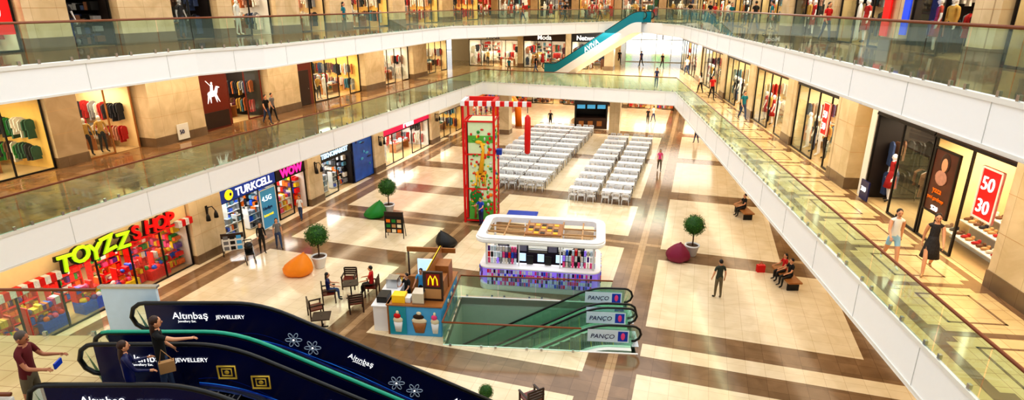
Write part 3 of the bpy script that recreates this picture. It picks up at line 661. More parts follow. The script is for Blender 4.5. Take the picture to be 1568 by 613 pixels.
e=board("ocean_poster",G0,34.4,37.0,0.02,3.3,-0.05,"ocean",frame="dark_metal"); t=MB()
for i in range(8): t.ball((random.uniform(.4,2.2),-0.07,random.uniform(.4,3.0)),random.uniform(.1,.3),0.01,random.uniform(.04,.12),random.choice(["sky","teal","navy"]),8,5)
t.obj("artwork",parent=e)
column(G0,37.0,38.5,-0.25,0.6,0,SB1,lamp=True)
e=shop("lingerie_shop",G0,38.5,46.8,0,SB1,"clothes","redw","shop_white",H=GH,header="magenta",power=210,lcol=(1,0.93,0.84),mann=2)
txt("Penti",0.9,"white_glow",T(3.4,-0.1,2.5),e,bold=0.03)
column(G0,46.8,48.6,-0.25,0.6,0,SB1,lamp=True)
shop("clothing_shop",G0,48.6,54.5,0,SB1,"clothes","clothes","shop_yellow",H=GH,header="white_paint",power=150)
column(G0,54.5,57,-0.25,0.6,0,SB1)
shop("cafe_shop",G0,57,68,0,SB1,"shelves","toys","shop_yellow",H=GH,header="orange",power=120,mann=0)
m_=MB(); m_.M=G0; m_.box(2,10.9,0,0.3,0,SB1,"column_stone"); m_.box(-6,72,5.3,5.6,0,SB1,"shop_cream"); m_.obj("wall_left_ground")
G1=FL(-26.3); SB2=Z2-0.95
def colL(x0,x1,y0=-0.5): return column(G1,x0,x1,y0,0.6,Z1,SB2)
shop("clothing_shop",G1,9.5,17.6,Z1,SB2,"clothes","green","shop_yellow",header="shop_dark",power=180,mann=2,frame="black",bd="wood")
colL(17.6,19.0,-0.2)
shop("clothing_shop",G1,19.0,21.8,Z1,SB2,"clothes","redw","shop_cream",header="dark_brown",power=230,mann=2,frame="wood",bd="wood")
colL(21.9,25.2,-0.9)
e=shop("clothing_shop",G1,25.2,30.9,Z1,SB2,"clothes","clothes","shop_dark",header="wood_red",power=210,mann=1,door=2,frame="wood_red",bd="wood")
t=MB(); t.box(0.1,2.4,-0.35,-0.1,0.01,3.4,"wood_red"); t.box(0.2,2.3,-0.37,-0.35,0.1,1.0,"dark_brown")
t.ball((1.25,-0.37,2.0),0.35,0.03,0.17,"white_glow",12,6); t.tube([(1.5,-0.37,2.05),(1.65,-0.37,2.35),(1.8,-0.37,2.3)],[0.1,0.07,0.04],"white_glow",6)
for xx,dx in((1.0,-0.15),(1.1,0.0),(1.45,0.1),(1.5,0.25)): t.tube([(xx,-0.37,1.95),(xx+dx*0.5,-0.37,1.7),(xx+dx,-0.37,1.5)],[0.05,0.035,0.02],"white_glow",6)
t.tube([(1.22,-0.37,2.1),(1.28,-0.37,2.5)],[0.09,0.07],"white_glow",6); t.ball((1.3,-0.37,2.58),0.07,0.03,0.07,"white_glow",8,5); t.tube([(1.25,-0.37,2.4),(0.9,-0.37,2.75)],0.02,"white_glow",5)
t.obj("storefront_panel",parent=e)
board("discount_board",G1,23.2,23.9,Z1+0.1,Z1+0.9,-0.95,"white_paint",[("50",0.3,0.1,0.3,"navy")])
colL(31.0,34.0)
m_=MB(); m_.M=G1; m_.box(34.0,36.1,0,0.3,Z1,SB2,"wood_red"); m_.box(34.5,35.7,-0.05,0,Z1+0.01,Z1+2.4,"dark_brown"); m_.ball((35.5,-0.08,Z1+1.1),0.04,0.04,0.04,"steel",8,5); m_.obj("door_1")
shop("clothing_shop",G1,36.2,42.4,Z1,SB2,"clothes","clothes","shop_yellow",header="dark_brown",power=270,mann=3,bd="wood")
colL(42.4,45.6)
shop("clothing_shop",G1,45.6,51.0,Z1,SB2,"clothes","redw","shop_white",header="shop_white",power=240,mann=1)
colL(51.0,54.0)
shop("clothing_shop",G1,54.0,60.0,Z1,SB2,"clothes","clothes","shop_cream",header="black",power=200,mann=2)
m_=MB(); m_.M=G1; m_.box(-3,9.4,0,0.3,Z1,SB2,"column_stone"); m_.box(-3,64,5.0,5.3,Z1,SB2,"shop_cream"); m_.obj("wall_left_level_1")
G2=FL(-22.6); TB=ZC
def colU(x0,x1): return column(G2,x0,x1,-0.4,0.6,Z2,TB)
shop("clothing_shop",G2,9,15,Z2,TB,"clothes","redw","shop_white",header="white_paint",power=220,mann=2)
board("sale_poster",G2,13.5,14.8,Z2+0.6,Z2+3.2,-0.1,"red_glow",[("50",0.8,0.2,0.5,"white_glow"),("SALE",0.4,0.2,1.5,"white_glow")])
colU(15,16.6); shop("shoe_shop",G2,16.6,18.6,Z2,TB,"shelves","dark","shop_dark",header="black",power=110,mann=1,frame="black",bd="shop_dark")
colU(18.6,21.2); shop("clothing_shop",G2,21.2,23.8,Z2,TB,"clothes","dark","shop_dark",header="black",power=110,mann=2,frame="black",bd="shop_dark"); colU(23.8,24.8)
shop("clothing_shop",G2,24.8,28,Z2,TB,"clothes","clothes","shop_white",header="white_paint",power=240,mann=2); colU(28,30)
shop("clothing_shop",G2,30,33,Z2,TB,"clothes","redw","shop_cream",header="dark_brown",power=200,mann=1,bd="wood"); colU(33,35.5)
shop("clothing_shop",G2,35.5,41,Z2,TB,"clothes","clothes","shop_yellow",header="dark_brown",power=220,mann=2,bd="wood"); colU(41,43)
shop("clothing_shop",G2,43,50,Z2,TB,"clothes","redw","shop_yellow",header="dark_brown",power=220,mann=2); colU(50,52.5)
shop("clothing_shop",G2,52.5,60,Z2,TB,"clothes","clothes","shop_yellow",header="dark_brown",power=220,mann=2)
m_=MB(); m_.M=G2; m_.box(-3,8.9,0,0.3,Z2,TB,"column_stone"); m_.box(-3,64,5.0,5.3,Z2,TB,"shop_cream"); m_.obj("wall_left_level_2")
F1=FF(64.5)
for (x0,x1,zz,zt,pl,wl,hd,nm) in((-19,-14.2,Z1,SB2,"clothes","shop_white","dark_brown","clothing_shop"),(-13.6,-9.9,Z1,SB2,"dark","shop_white","black","clothing_shop"),(-25.5,-19.6,Z1,SB2,"redw","shop_white","white_paint","clothing_shop")):
    shop(nm,F1,x0,x1,zz,zt,"clothes",pl,wl,header=hd,power=280,mann=3,H=2.9,sign=("Network" if hd=="black" else "Moda",0.7,"white_glow" if hd!="white_paint" else "navy",3.05))
column(F1,-14.2,-13.6,-0.3,0.6,Z1,SB2); column(F1,-19.6,-19,-0.3,0.6,Z1,SB2); column(F1,-9.9,-8.9,-0.6,0.6,Z1,SB2)
F2=FF(66.0)
x=-27
for i in range(9):
    shop("clothing_shop",F2,x,x+3.8,Z2,TB,"clothes",["redw","clothes","dark"][i%3],["shop_yellow","shop_white","shop_cream"][i%3],header=["black","dark_brown","white_paint"][i%3],power=240,mann=2,bd=["wood","shop_white"][i%2]); column(F2,x+3.8,x+4.6,-0.3,0.6,Z2,TB); x+=4.6
m_=MB(); m_.M=FG; m_.box(-30,14,71.5,71.8,Z2,TB,"shop_cream"); m_.box(-30,-9.0,70,70.3,Z1,SB2,"shop_cream"); m_.box(-30,16,84,84.3,0,SB1,"shop_yellow"); m_.obj("wall_far")
F0=FF(72)
for i,x in enumerate((-26,-20,-14,-8,-2,4)):
    shop("food_court_shop",F0,x,x+5.4,0,SB1,"shelves",["toys","clothes","phones"][i%3],["shop_yellow","shop_white","shop_cream"][i%3],H=2.7,header=["orange","red_glow","dark_brown","teal"][i%4],power=260,mann=0,bd="wood"); column(F0,x+5.4,x+6,-0.3,0.6,0,SB1)
m_=MB(); m_.M=FF(75)
for i in range(14):
    x=-9+i*1.8; m_.box(x-0.04,x+0.04,-0.04,0.04,Z1,SB2,"white_paint")
for z in(Z1+2.6,SB2-0.1,Z1): m_.box(-9,14,-0.04,0.04,z,z+0.08,"white_paint")
m_.add([(-9,0,Z1),(14,0,Z1),(14,0,SB2),(-9,0,SB2)],[(0,1,2,3)],"glass_shop"); m_.obj("window_1")
m_=MB(); m_.M=FG; m_.box(-9.2,-9.0,70.3,75,Z1,SB2,"white_paint"); m_.obj("wall_entrance_side")
m_=MB(); m_.M=FG; m_.box(-40,50,88,160,Z1-0.3,Z1,"outside_ground"); m_.obj("ground_outside")
for i in range(5):
    x,y=g(-14+i*7+random.uniform(-1,1),122+random.uniform(-3,3)); m_=MB(); m_.cyl(0,0,0,2.5,0.12,"bark",8)
    for k in range(9): m_.ball((random.uniform(-1.1,1.1),random.uniform(-1.1,1.1),3.2+random.uniform(-.7,1.2)),0.9,0.9,0.8,"foliage",8,6)
    m_.obj("street_tree",T(x,y,Z1))
# ------------------------------------------------------------------ right wing
Q1=FRt(3.1); SBR=Z2-1.0
def colR(s0,s1,y0=-0.1,fr=Q1,z=Z1,zt=SBR): return column(fr,-s1,-s0,y0,0.8,z,zt)
colR(1.6,5.0,-0.15)
shop("shoe_shop",Q1,-8.6,-5.0,Z1,SBR,"shoes","shoes","shop_cream",header="dark_brown",power=200,mann=0,depth=4.5)
shop("sportswear_shop",Q1,-12.3,-8.6,Z1,SBR,"clothes","dark","shop_dark",header="shop_dark",power=250,mann=1,depth=4.5,door=0,bd="shop_white")
e=board("fashion_poster",Q1,-8.3,-7.1,Z1+0.95,Z1+2.85,-0.08,"poster_dark",[("yaza",0.25,0.3,0.62,"orange"),("yeni gardırop",0.15,0.12,0.4,"orange"),("%30",0.2,0.4,0.1,"white_glow")],frame="dark_metal")
t=MB(); t.ball((0.6,-0.055,1.52),0.25,0.01,0.29,"hair_brown",10,6); t.ball((0.6,-0.065,1.47),0.15,0.01,0.2,"skin",10,6); t.ball((0.55,-0.06,1.08),0.3,0.01,0.22,"cloth_6",10,6); t.obj("artwork",parent=e)
board("sale_poster",Q1,-5.95,-5.15,Z1+1.55,Z1+2.9,-0.2,"red_glow",[("50",0.5,0.1,0.77,"white_glow"),("30",0.5,0.1,0.18,"white_glow")],frame="white_paint")
m_=MB(); m_.M=Q1; m_.box(-12.7,-12.3,-0.05,0.8,Z1,SBR,"white_paint"); m_.box(-13.2,-12.7,0.2,0.5,Z1,SBR,"shop_cream"); m_.obj("wall_right_recess")
board("discount_board",Q1,-12.1,-11.5,Z1+0.05,Z1+0.75,-0.2,"navy",[("300",0.25,0.08,0.3,"white_glow")])
colR(13.2,15.0,-0.35)
shop("clothing_shop",Q1,-20.6,-15.0,Z1,SBR,"clothes","clothes","shop_cream",header="dark_brown",power=200,mann=4,bd="wood")
board("sale_poster",Q1,-16.9,-16.2,Z1+1.4,Z1+2.8,-0.08,"red_glow",[("50",0.42,0.08,0.75,"white_glow"),("30",0.42,0.08,0.25,"white_glow")],frame="white_paint")
colR(20.6,22.0)
shop("clothing_shop",Q1,-28,-22.0,Z1,SBR,"clothes","redw","shop_cream",header="wood",power=200,mann=4)
colR(28,29.5); shop("clothing_shop",Q1,-36,-29.5,Z1,SBR,"clothes","clothes","shop_cream",header="dark_brown",power=220,mann=4)
colR(36,37.5); shop("clothing_shop",Q1,-46,-37.5,Z1,SBR,"clothes","clothes","shop_cream",header="wood",power=220,mann=4); colR(46,48)
shop("clothing_shop",Q1,-58,-48,Z1,SBR,"clothes","redw","shop_cream",header="wood",power=220,mann=3)
m_=MB(); m_.M=Q1; m_.box(-60,9,4.8,5.1,Z1,SBR,"shop_cream"); m_.box(-1.5,9,0,0.3,Z1,SBR,"column_stone"); m_.obj("wall_right_level_1")
Q2=FRt(3.6)
def colV(s0,s1): return column(Q2,-s1,-s0,-0.3,0.6,Z2,TB)
for i,(a,b,pl,wl,pw) in enumerate(((3,7.5,"dark","shop_cream",120),(8.7,12.5,"redw","shop_dark",130),(13.8,18.5,"dark","shop_cream",130),(19.6,24.5,"redw","shop_dark",130),(25.8,31,"clothes","shop_cream",170),(32,38,"dark","shop_yellow",170),(39,46,"redw","shop_yellow",190),(47,54,"clothes","shop_cream",190))):
    shop("clothing_shop",Q2,-b,-a,Z2,TB,"clothes",pl,wl,header="dark_brown",power=pw,mann=2,depth=4.2,bd="wood")
for a,b in((1.5,3),(7.5,8.7),(12.5,13.8),(18.5,19.6),(24.5,25.8),(31,32),(38,39),(46,47)): colV(a,b)
board("sale_banner",Q2,-13.6,-13.1,Z2+0.5,Z2+3.2,-0.4,"red_glow",[])
board("sale_banner",Q2,-12.2,-11.8,Z2+0.6,Z2+2.6,-0.4,"blue_glow",[])
m_=MB(); m_.M=Q2; m_.box(-56,9,4.4,4.7,Z2,TB,"shop_cream"); m_.box(-1.4,9,0,0.3,Z2,TB,"column_stone"); m_.obj("wall_right_level_2")
Q0=FRt(6.0)
for a,b in((4,11),(12.2,19),(20.2,27),(28.2,35),(36.2,43)): shop("clothing_shop",Q0,-b,-a,0,3.95,"clothes","clothes","shop_yellow",header="dark_brown",power=110,mann=1); column(Q0,-a,-a+1.2,-0.2,0.6,0,3.95)
m_=MB(); m_.M=Q0; m_.box(-60,9,5,5.3,0,3.95,"shop_cream"); m_.obj("wall_right_ground")
m_=MB(); m_.box(-20,14,-9,-8.7,0,ZC,"shop_cream"); m_.obj("wall_back")
# ------------------------------------------------------------------ ground floor objects
ct=MB(); WC="white_chair"
ct.box(-0.22,0.22,-0.2,0.22,0.42,0.45,WC)
for sx in(-1,1):
    ct.tube([(sx*0.2,0.2,0.43),(sx*0.24,0.24,0)],[0.025,0.018],WC,6); ct.tube([(sx*0.2,-0.18,0.43),(sx*0.23,-0.25,0)],[0.025,0.018],WC,6)
    ct.tube([(sx*0.2,-0.19,0.43),(sx*0.21,-0.28,0.82)],[0.022,0.018],WC,6)
    ct.tube([(sx*0.22,0.2,0.43),(sx*0.25,0.16,0.64),(sx*0.24,-0.24,0.66)],0.018,WC,6)
ct.box(-0.21,0.21,-0.30,-0.27,0.76,0.84,WC)
for i in range(5): x=-0.15+i*0.075; ct.tube([(x,-0.2,0.45),(x,-0.28,0.78)],0.016,WC,5)
CH=ct.mesh("plastic_chair_mesh")
tt=MB(); tt.box(-0.9,0.9,-0.3,0.3,0.71,0.75,"white_plastic")
for a in(-0.8,0.8):
    for b in(-0.25,0.25): tt.cyl(a,b,0,0.71,0.025,"grey",6)
TM=tt.mesh("banquet_table_mesh")
def block(t0,t1,l0,l1,skew=0):
    e=empty("rows_of_white_plastic_chairs",FG@T(0,0,0.006)); l=l0
    while l<l1:
        o=(l-l0)*skew; w=t1-t0; n=int(w/1.85)
        for i in range(n):
            cx=t0+o+(i+0.5)*w/n; link("banquet_table",TM,T(cx,l,0),e)
            for dx in(-0.6,0,0.6):
                link("plastic_chair",CH,T(cx+dx+random.uniform(-.04,.04),l-0.55+random.uniform(-.05,.03),0)@RZ(random.uniform(-8,8)),e)
                link("plastic_chair",CH,T(cx+dx+random.uniform(-.04,.04),l+0.55+random.uniform(-.03,.05),0)@RZ(180+random.uniform(-8,8)),e)
        l+=1.8
block(-14.9,-9.2,37.0,56,0.0); block(-7.5,-3.3,35.8,53.5,0.0)
def topiary(x,y,s=1.0):
    m=MB(); m.lathe((0,0,0),[(0.17,0),(0.19,0.02),(0.28,0.42),(0.31,0.44),(0.31,0.5),(0.27,0.5),(0.26,0.44)],"white_plastic",20)
    m.cyl(0,0,0.42,0.46,0.25,"bark",14); m.tube([(0,0,0.44),(0.015,0.01,0.7),(0,0,1.05)],0.03,"bark",8)
    m.ball((0,0,1.38),0.38,0.38,0.38,"leaf",16,12)
    for i in range(1100):
        v=Vector((random.gauss(0,1),random.gauss(0,1),random.gauss(0,1))).normalized(); r=random.uniform(0.36,0.47)
        p=v*r+Vector((0,0,1.38)); a=Vector((random.gauss(0,1),random.gauss(0,1),random.gauss(0,1))).normalized(); b=v.cross(a)
        if b.length<0.1: continue
        b.normalize(); q=0.035
        m.add([tuple(p-b*q*0.5),tuple(p+a*q+v*0.02),tuple(p+b*q*0.5),tuple(p-a*q+v*0.01)],[(0,1,2,3)],random.choice(["leaf","leaf2","leaf"]))
    m.obj("topiary_tree",T(x,y,0.006)@Matrix.Scale(s,4))
topiary(-7.4,33.3,1.2); topiary(-9.2,25.7,1.2); topiary(9.0,27.1,1.17); topiary(-0.8,15.2,0.52)
def beanbag(x,y,c,yaw,s=1.0):
    m=MB(); prof=[(0.02,0.0),(0.36,0.0),(0.47,0.1),(0.5,0.24),(0.44,0.42),(0.33,0.58),(0.22,0.72),(0.12,0.82),(0.05,0.86),(0.03,0.92),(0.01,0.92)]
    vs=[];n=20
    for r,z in prof:
        for j in range(n):
            a=2*PI*j/n; rr_=r*(1+0.05*math.cos(6*a)+0.03*math.sin(3*a+z*5)); vs.append((rr_*math.cos(a)*1.15-0.35*z*z,rr_*math.sin(a),z*(1-0.12*math.cos(a)*r)))
    fs=[(i*n+j,i*n+(j+1)%n,(i+1)*n+(j+1)%n,(i+1)*n+j) for i in range(len(prof)-1) for j in range(n)]
    m.add(vs,fs,c,True); m.obj("beanbag",T(x,y,0.006)@RZ(yaw)@Matrix.Scale(s,4))
W("bean_green",(0.05,0.50,0.15),0.5); W("bean_orange",(0.95,0.55,0.05),0.5); W("bean_black",(0.04,0.04,0.045),0.5); W("bean_plum",(0.50,0.08,0.24),0.5)
beanbag(-8.1,32.7,"bean_green",200,1.1); beanbag(-9.98,24.95,"bean_orange",180,1.2); beanbag(-3.4,28.3,"bean_black",0,0.95); beanbag(8.15,26.6,"bean_plum",90,1.15)
TX=T(-1.75,32.6)@RZ(-6); e=empty("climbing_tower",TX); m=MB(); hw=0.85; top=5.9
for a in(-hw,hw):
    for b in(-hw,hw): m.box(a-0.06,a+0.06,b-0.06,b+0.06,0.006,top+0.9,"red")
for z in(0.1,2.0,4.0,top-0.05,top+0.85):
    for a in(-hw,hw): m.box(a-0.04,a+0.04,-hw,hw,z,z+0.08,"red"); m.box(-hw,hw,a-0.04,a+0.04,z,z+0.08,"red")
m.box(-hw+0.25,hw-0.02,-hw+0.02,hw-0.02,0.2,top,"mural_sky"); m.box(-hw+0.26,hw-0.01,-hw+0.0,hw,0.2,1.3,"mural_green"); m.box(-hw+0.26,hw-0.01,-hw,hw,4.7,5.1,"mural_green")
rnd=random.Random(3)
for i in range(120):
    z=rnd.uniform(0.5,top-0.3); m.ball((rnd.uniform(-hw+0.4,hw-0.15),-hw-0.01,z),0.08*rnd.uniform(.5,1.3),0.05,0.08*rnd.uniform(.5,1.4),rnd.choice(["red","yellow","toy_4","orange","mural_green","red","toy_5"]),8,5)
for i in range(50):
    m.ball((hw+0.0,rnd.uniform(-hw+0.1,hw-0.1),rnd.uniform(0.5,top-0.3)),0.05,0.09,0.09,rnd.choice(["red","yellow","toy_4","orange","pink","blue"]),8,5)
m.tube([(0.1,-hw-0.02,3.0),(0.25,-hw-0.02,4.3),(0.15,-hw-0.02,4.7)],[0.16,0.08,0.1],"giraffe",8); m.ball((0.0,-hw-0.03,4.75),0.2,0.04,0.1,"giraffe",10,6); m.ball((0.1,-hw-0.02,2.9),0.35,0.04,0.22,"giraffe",10,6)
for dx in(-0.15,0.0,0.25,0.35): m.tube([(dx,-hw-0.02,2.85),(dx,-hw-0.02,2.2)],[0.05,0.03],"giraffe",6)
for i in range(10): m.ball((0.1+rnd.uniform(-.2,.2),-hw-0.06,2.9+rnd.uniform(-.1,.1)+i*0.17*(i%2)),0.05,0.02,0.05,"wood_red",6,4)
m.tube([(-0.25,-hw-0.02,0.3),(-0.2,-hw-0.02,1.2)],[0.08,0.05],"wood",6); m.ball((-0.2,-hw-0.02,1.6),0.35,0.05,0.4,"green",10,7)
for i in range(7): m.ball((-0.2+rnd.uniform(-.25,.25),-hw-0.06,1.6+rnd.uniform(-.3,.3)),0.05,0.03,0.05,"red",6,5)
for i in range(16):
    m.box(-hw-0.1+i*0.24,-hw-0.1+(i+1)*0.24,-hw-0.14,-hw+0.12,top+0.85,top+1.1,"red" if i%2 else "white_plastic")
m.box(-hw-0.1,hw+0.1,hw-0.1,hw+0.1,top+0.85,top+1.1,"red"); m.box(-hw-0.1,-hw+0.1,-hw,hw,top+0.85,top+1.1,"white_plastic"); m.box(hw-0.1,hw+0.1,-hw,hw,top+0.85,top+1.1,"red")
xa=-hw-0.1+15.2*0.24; m.tube([(xa,-hw,top+0.85),(xa,-hw,top+0.5)],0.02,"black",5); m.lathe((xa,-hw,4.15),[(0.10,0),(0.16,0.08),(0.17,1.2),(0.16,2.0),(0.06,2.15)],"red",12)
m.box(-hw+0.1,-hw+0.2,-hw-0.05,hw,0.3,top,"red")
m.box(hw+0.05,hw+0.35,-0.3,0.1,3.9,4.2,"blue"); m.obj("tower_frame",parent=e)
m=MB(); m.box(-0.9,0.9,-0.6,0.6,0,0.06,"blue"); m.box(-0.8,0.8,-0.5,0.5,0.06,0.1,"blue"); m.obj("play_mat",T(0.6,33.0,0.01)@RZ(-10))
def stand(x,y,yaw,c1,c2,h=1.5):
    e=empty("menu_stand",T(x,y,0.006)@RZ(yaw)); m=MB()
    for sx in(-0.5,0.5): m.tube([(sx,-0.05,0),(sx,0,h)],0.025,"dark_metal",6); m.tube([(sx,0.35,0),(sx,0.02,h*0.9)],0.02,"dark_metal",6)
    m.box(-0.5,0.5,-0.05,-0.01,0.3,h-0.25,c1); m.box(-0.5,0.5,-0.06,0.0,h-0.25,h,"dark_brown")
    for i in range(9): m.box(-0.42+(i%3)*0.3,-0.2+(i%3)*0.3,-0.065,-0.05,0.34+(i//3)*0.28,0.52+(i//3)*0.28,c2[i%len(c2)])
    m.obj("stand_body",parent=e)
stand(-6.3,29.4,-8,"black",["tan","cream","orange","green"]); stand(-13.9,27.1,20,"white_paint",["grey","black","sky"],1.2)
m=MB(); m.tube([(0,-0.45,1.0),(0,-0.1,0.55),(0,0.35,0.2)],0.02,"steel",6); m.tube([(0.4,-0.45,1.0),(0.4,-0.1,0.55),(0.4,0.35,0.2)],0.02,"steel",6); m.tube([(0,-0.45,1),(0.4,-0.45,1)],0.025,"black",6)
m.box(0.03,0.37,-0.15,0.25,0.45,0.52,"black"); m.box(0.03,0.37,-0.2,-0.14,0.45,0.9,"black"); m.ball((0.2,-0.05,0.85),0.2,0.25,0.18,"black",10,6)
for a in(0,0.4):
    for b in(-0.3,0.35): m.tube([(a-0.02,b,0.1),(a+0.02,b,0.1)],0.1,"black_rubber",12)
    m.tube([(a,-0.3,0.1),(a,0.0,0.5)],0.015,"steel",5)
m.obj("baby_stroller",T(-12.6,26.4,0.006)@RZ(-150))
# phone case kiosk
KM=T(1.35,24.45,0.006)@RZ(-8.5); e=empty("phone_accessory_kiosk",KM)
m=MB()
def rrect(hx,hy,r,n=6):
    out=[]
    for cx,cy,a0 in((hx-r,hy-r,0),(-hx+r,hy-r,90),(-hx+r,-hy+r,180),(hx-r,-hy+r,270)):
        for i in range(n+1): a=math.radians(a0+90*i/n); out.append((cx+r*math.cos(a),cy+r*math.sin(a)))
    return out
def ring(m,o,i,z0,z1,mt):
    n=len(o); vs=[(p[0],p[1],z0) for p in o]+[(p[0],p[1],z1) for p in o]+[(p[0],p[1],z0) for p in i]+[(p[0],p[1],z1) for p in i]
    fs=[]
    for k in range(n):
        q=(k+1)%n; fs+=[(k,q,n+q,n+k),(n+k,n+q,3*n+q,3*n+k),(2*n+q,2*n+k,3*n+k,3*n+q),(k,2*n+k,2*n+q,q)]
    m.add(vs,fs,mt)
HX,HY=2.75,1.5
ring(m,rrect(HX,HY,0.5),rrect(HX-0.36,HY-0.36,0.3),2.25,2.5,"white_plastic"); ring(m,rrect(HX+0.04,HY+0.04,0.5),rrect(HX-0.05,HY-0.05,0.45),2.3,2.42,"white_fascia")
ring(m,rrect(HX-0.1,HY-0.1,0.45),rrect(HX-0.2,HY-0.2,0.4),0,0.25,"white_plastic"); ring(m,rrect(HX-0.1,HY-0.1,0.45),rrect(HX-0.75,HY-0.75,0.1),1.02,1.08,"white_plastic")
ring(m,rrect(HX-0.2,HY-0.2,0.4),rrect(HX-0.3,HY-0.3,0.35),0.25,1.02,"violet_glow")
m.box(-0.7,0.9,-0.7,0.7,2.4,2.46,"wood")
for yy in(-0.35,0.35): m.box(-HX+.3,HX-.3,yy-0.03,yy+0.03,2.34,2.40,"tan")
for xx in(-1.6,-0.7,0.9,1.8): m.box(xx-0.03,xx+0.03,-HY+.3,HY-.3,2.34,2.40,"tan")
for i in range(5):
    for j in range(4): m.box(-0.6+i*0.28,-0.4+i*0.28,-0.62+j*0.32,-0.4+j*0.32,2.46,2.48,["tan","giraffe","dark_brown"][(i+j)%3])
for a in(-1,1):
    for b in(-1,1): m.cyl(a*(HX-0.42),b*(HY-0.42),1.0,2.3,0.05,"white_plastic",8)
for a in(-0.9,0.9): m.cyl(a,-(HY-0.42),1.0,2.3,0.03,"white_plastic",8); m.cyl(a,(HY-0.42),1.0,2.3,0.03,"white_plastic",8)
pc=["toy_0","toy_2","toy_3","toy_5","toy_7","violet_glow","pink","black","panel_pale","cloth_8","cloth_2","panel_pale"]
for sy in(-1,1):
    for r in range(4):
        x=-HX+0.5
        while x<HX-0.5: y=sy*(HY-0.1); m.box(x,x+0.075,min(y,y+sy*0.03),max(y,y+sy*0.03),0.28+r*0.185,0.28+r*0.185+0.155,random.choice(pc)); x+=0.095
for sx in(-1,1):
    for r in range(4):
        y=-HY+0.5
        while y<HY-0.5: x=sx*(HX-0.1); m.box(min(x,x+sx*0.03),max(x,x+sx*0.03),y,y+0.075,0.28+r*0.185,0.28+r*0.185+0.155,random.choice(pc)); y+=0.095
for x0,x1 in((-2.3,-1.1),(1.0,2.3)):
    for r in range(3):
        x=x0
        while x<x1: m.box(x,x+0.1,-HY+0.55,-HY+0.62,1.1+r*0.28,1.33+r*0.28,random.choice(pc)); x+=0.13
for x in(-0.9,-0.1,0.7): m.box(x,x+0.28,-HY+0.6,-HY+0.64,1.25,1.6,"screen_light"); m.box(x+0.32,x+0.6,-HY+0.62,-HY+0.66,1.1,1.5,"black")
for x in(-2.1,-1.2,0.2,1.4): m.box(x,x+0.5,0.5,0.8,1.08,1.45,"black"); m.box(x+0.05,x+0.45,0.48,0.5,1.12,1.4,"grey")
m.box(-2.3,2.3,0.45,0.75,0.03,1.08,"shop_dark")
m.box(-2.3,2.3,HY-0.62,HY-0.56,1.08,1.7,"glass_shop"); m.box(-2.2,2.2,-0.75,0.75,0.001,0.005,"shop_dark")
m.obj("kiosk_body",parent=e)
alight("kiosk_light",T(0,-0.6,2.2),3.5,0.4,20,(0.8,0.8,1),e)
# ice cream kiosk
IM=T(-3.78,21.1,0.006)@RZ(-6); e=empty("ice_cream_kiosk",IM); m=MB()
m.box(-1.4,-0.75,-1.3,0.9,0,1.05,"white_plastic"); m.box(-1.45,-0.7,-1.35,0.95,1.05,1.1,"white_plastic")
m.box(-0.75,1.3,-1.5,-0.85,0,1.25,"sky"); m.box(0.7,1.3,-0.85,1.5,0,1.25,"sky"); m.box(-0.8,1.35,-1.55,-0.8,1.25,1.3,"wood"); m.box(0.65,1.35,-0.8,1.55,1.25,1.3,"wood")
m.box(-1.3,0.6,1.3,1.5,0,1.1,"wood"); m.box(-0.78,-0.7,-1.5,-0.85,0,1.3,"wood")
m.box(-0.7,-0.05,-1.52,-1.5,0.05,1.2,"teal"); m.box(0.0,1.28,-1.52,-1.5,0.05,1.2,"sky")
for xx,c,sc_ in((-0.37,"red",0.8),(0.45,"dark_brown",1.25),(1.05,"pink",0.7)):
    m.lathe((xx,-1.53,0.15),[(0.14*sc_,0),(0.22*sc_,0.42)],"white_plastic" if c!="dark_brown" else "wood",12,sy=0.15); m.ball((xx,-1.53,0.66),0.24*sc_,0.04,0.14,"cream",10,6); m.ball((xx-0.02,-1.54,0.83),0.17*sc_,0.04,0.12,c,10,6); m.ball((xx,-1.54,0.98),0.08*sc_,0.03,0.08,"cream",8,5)
for yy,c in((-0.3,"orange"),(0.3,"dark_brown"),(0.9,"pink")):
    m.lathe((1.3,yy,0.25),[(0.12,0),(0.19,0.4)],"white_plastic",12,sx=0.15); m.ball((1.3,yy,0.75),0.04,0.2,0.13,c,10,6); m.ball((1.31,yy,0.88),0.04,0.12,0.1,"cream",10,6)
m.box(0.75,1.25,-0.7,0.0,1.3,1.95,"wood"); m.box(0.2,0.65,-1.45,-0.95,1.3,1.75,"steel"); m.box(0.72,1.28,0.1,0.8,1.3,2.2,"wood"); m.box(0.7,0.75,-1.0,1.4,1.9,2.5,"wood"); m.box(0.55,1.3,-1.1,-1.0,1.3,2.5,"dark_brown")
m.box(0.68,1.2,-1.12,-1.1,1.9,2.42,"dark_red"); m.box(0.62,1.24,-1.115,-1.1,1.4,1.8,"tan")
m.box(-1.3,-0.9,-1.1,-0.5,1.1,1.35,"black"); m.box(-1.3,-0.85,0.1,0.6,1.1,1.5,"steel"); m.box(-0.6,-0.1,-1.4,-1.0,1.3,1.6,"yellow"); m.box(-0.3,0.1,-1.35,-1.0,1.3,1.5,"white_plastic")
m.box(-0.3,0.5,1.3,1.36,1.1,1.9,"screen_light"); m.tube([(-0.7,1.4,0),(-0.7,1.4,2.3)],0.04,"dark_brown",6); m.box(-0.75,1.3,1.36,1.44,2.2,2.4,"wood"); m.box(0.66,0.74,-1.0,1.4,2.4,2.5,"yellow")
for i in range(6): m.cyl(-1.2+0.09*i,0.75,1.1,1.28,0.03,["toy_0","toy_1","toy_5"][i%3],8)
for dx in(-0.09,0.09): m.tube([(0.94+dx-0.085,-1.14,1.98),(0.94+dx-0.07,-1.14,2.2),(0.94+dx,-1.14,2.36),(0.94+dx+0.07,-1.14,2.2),(0.94+dx+0.085,-1.14,1.98)],0.025,"yellow_glow",6)
m.obj("kiosk_body",parent=e)
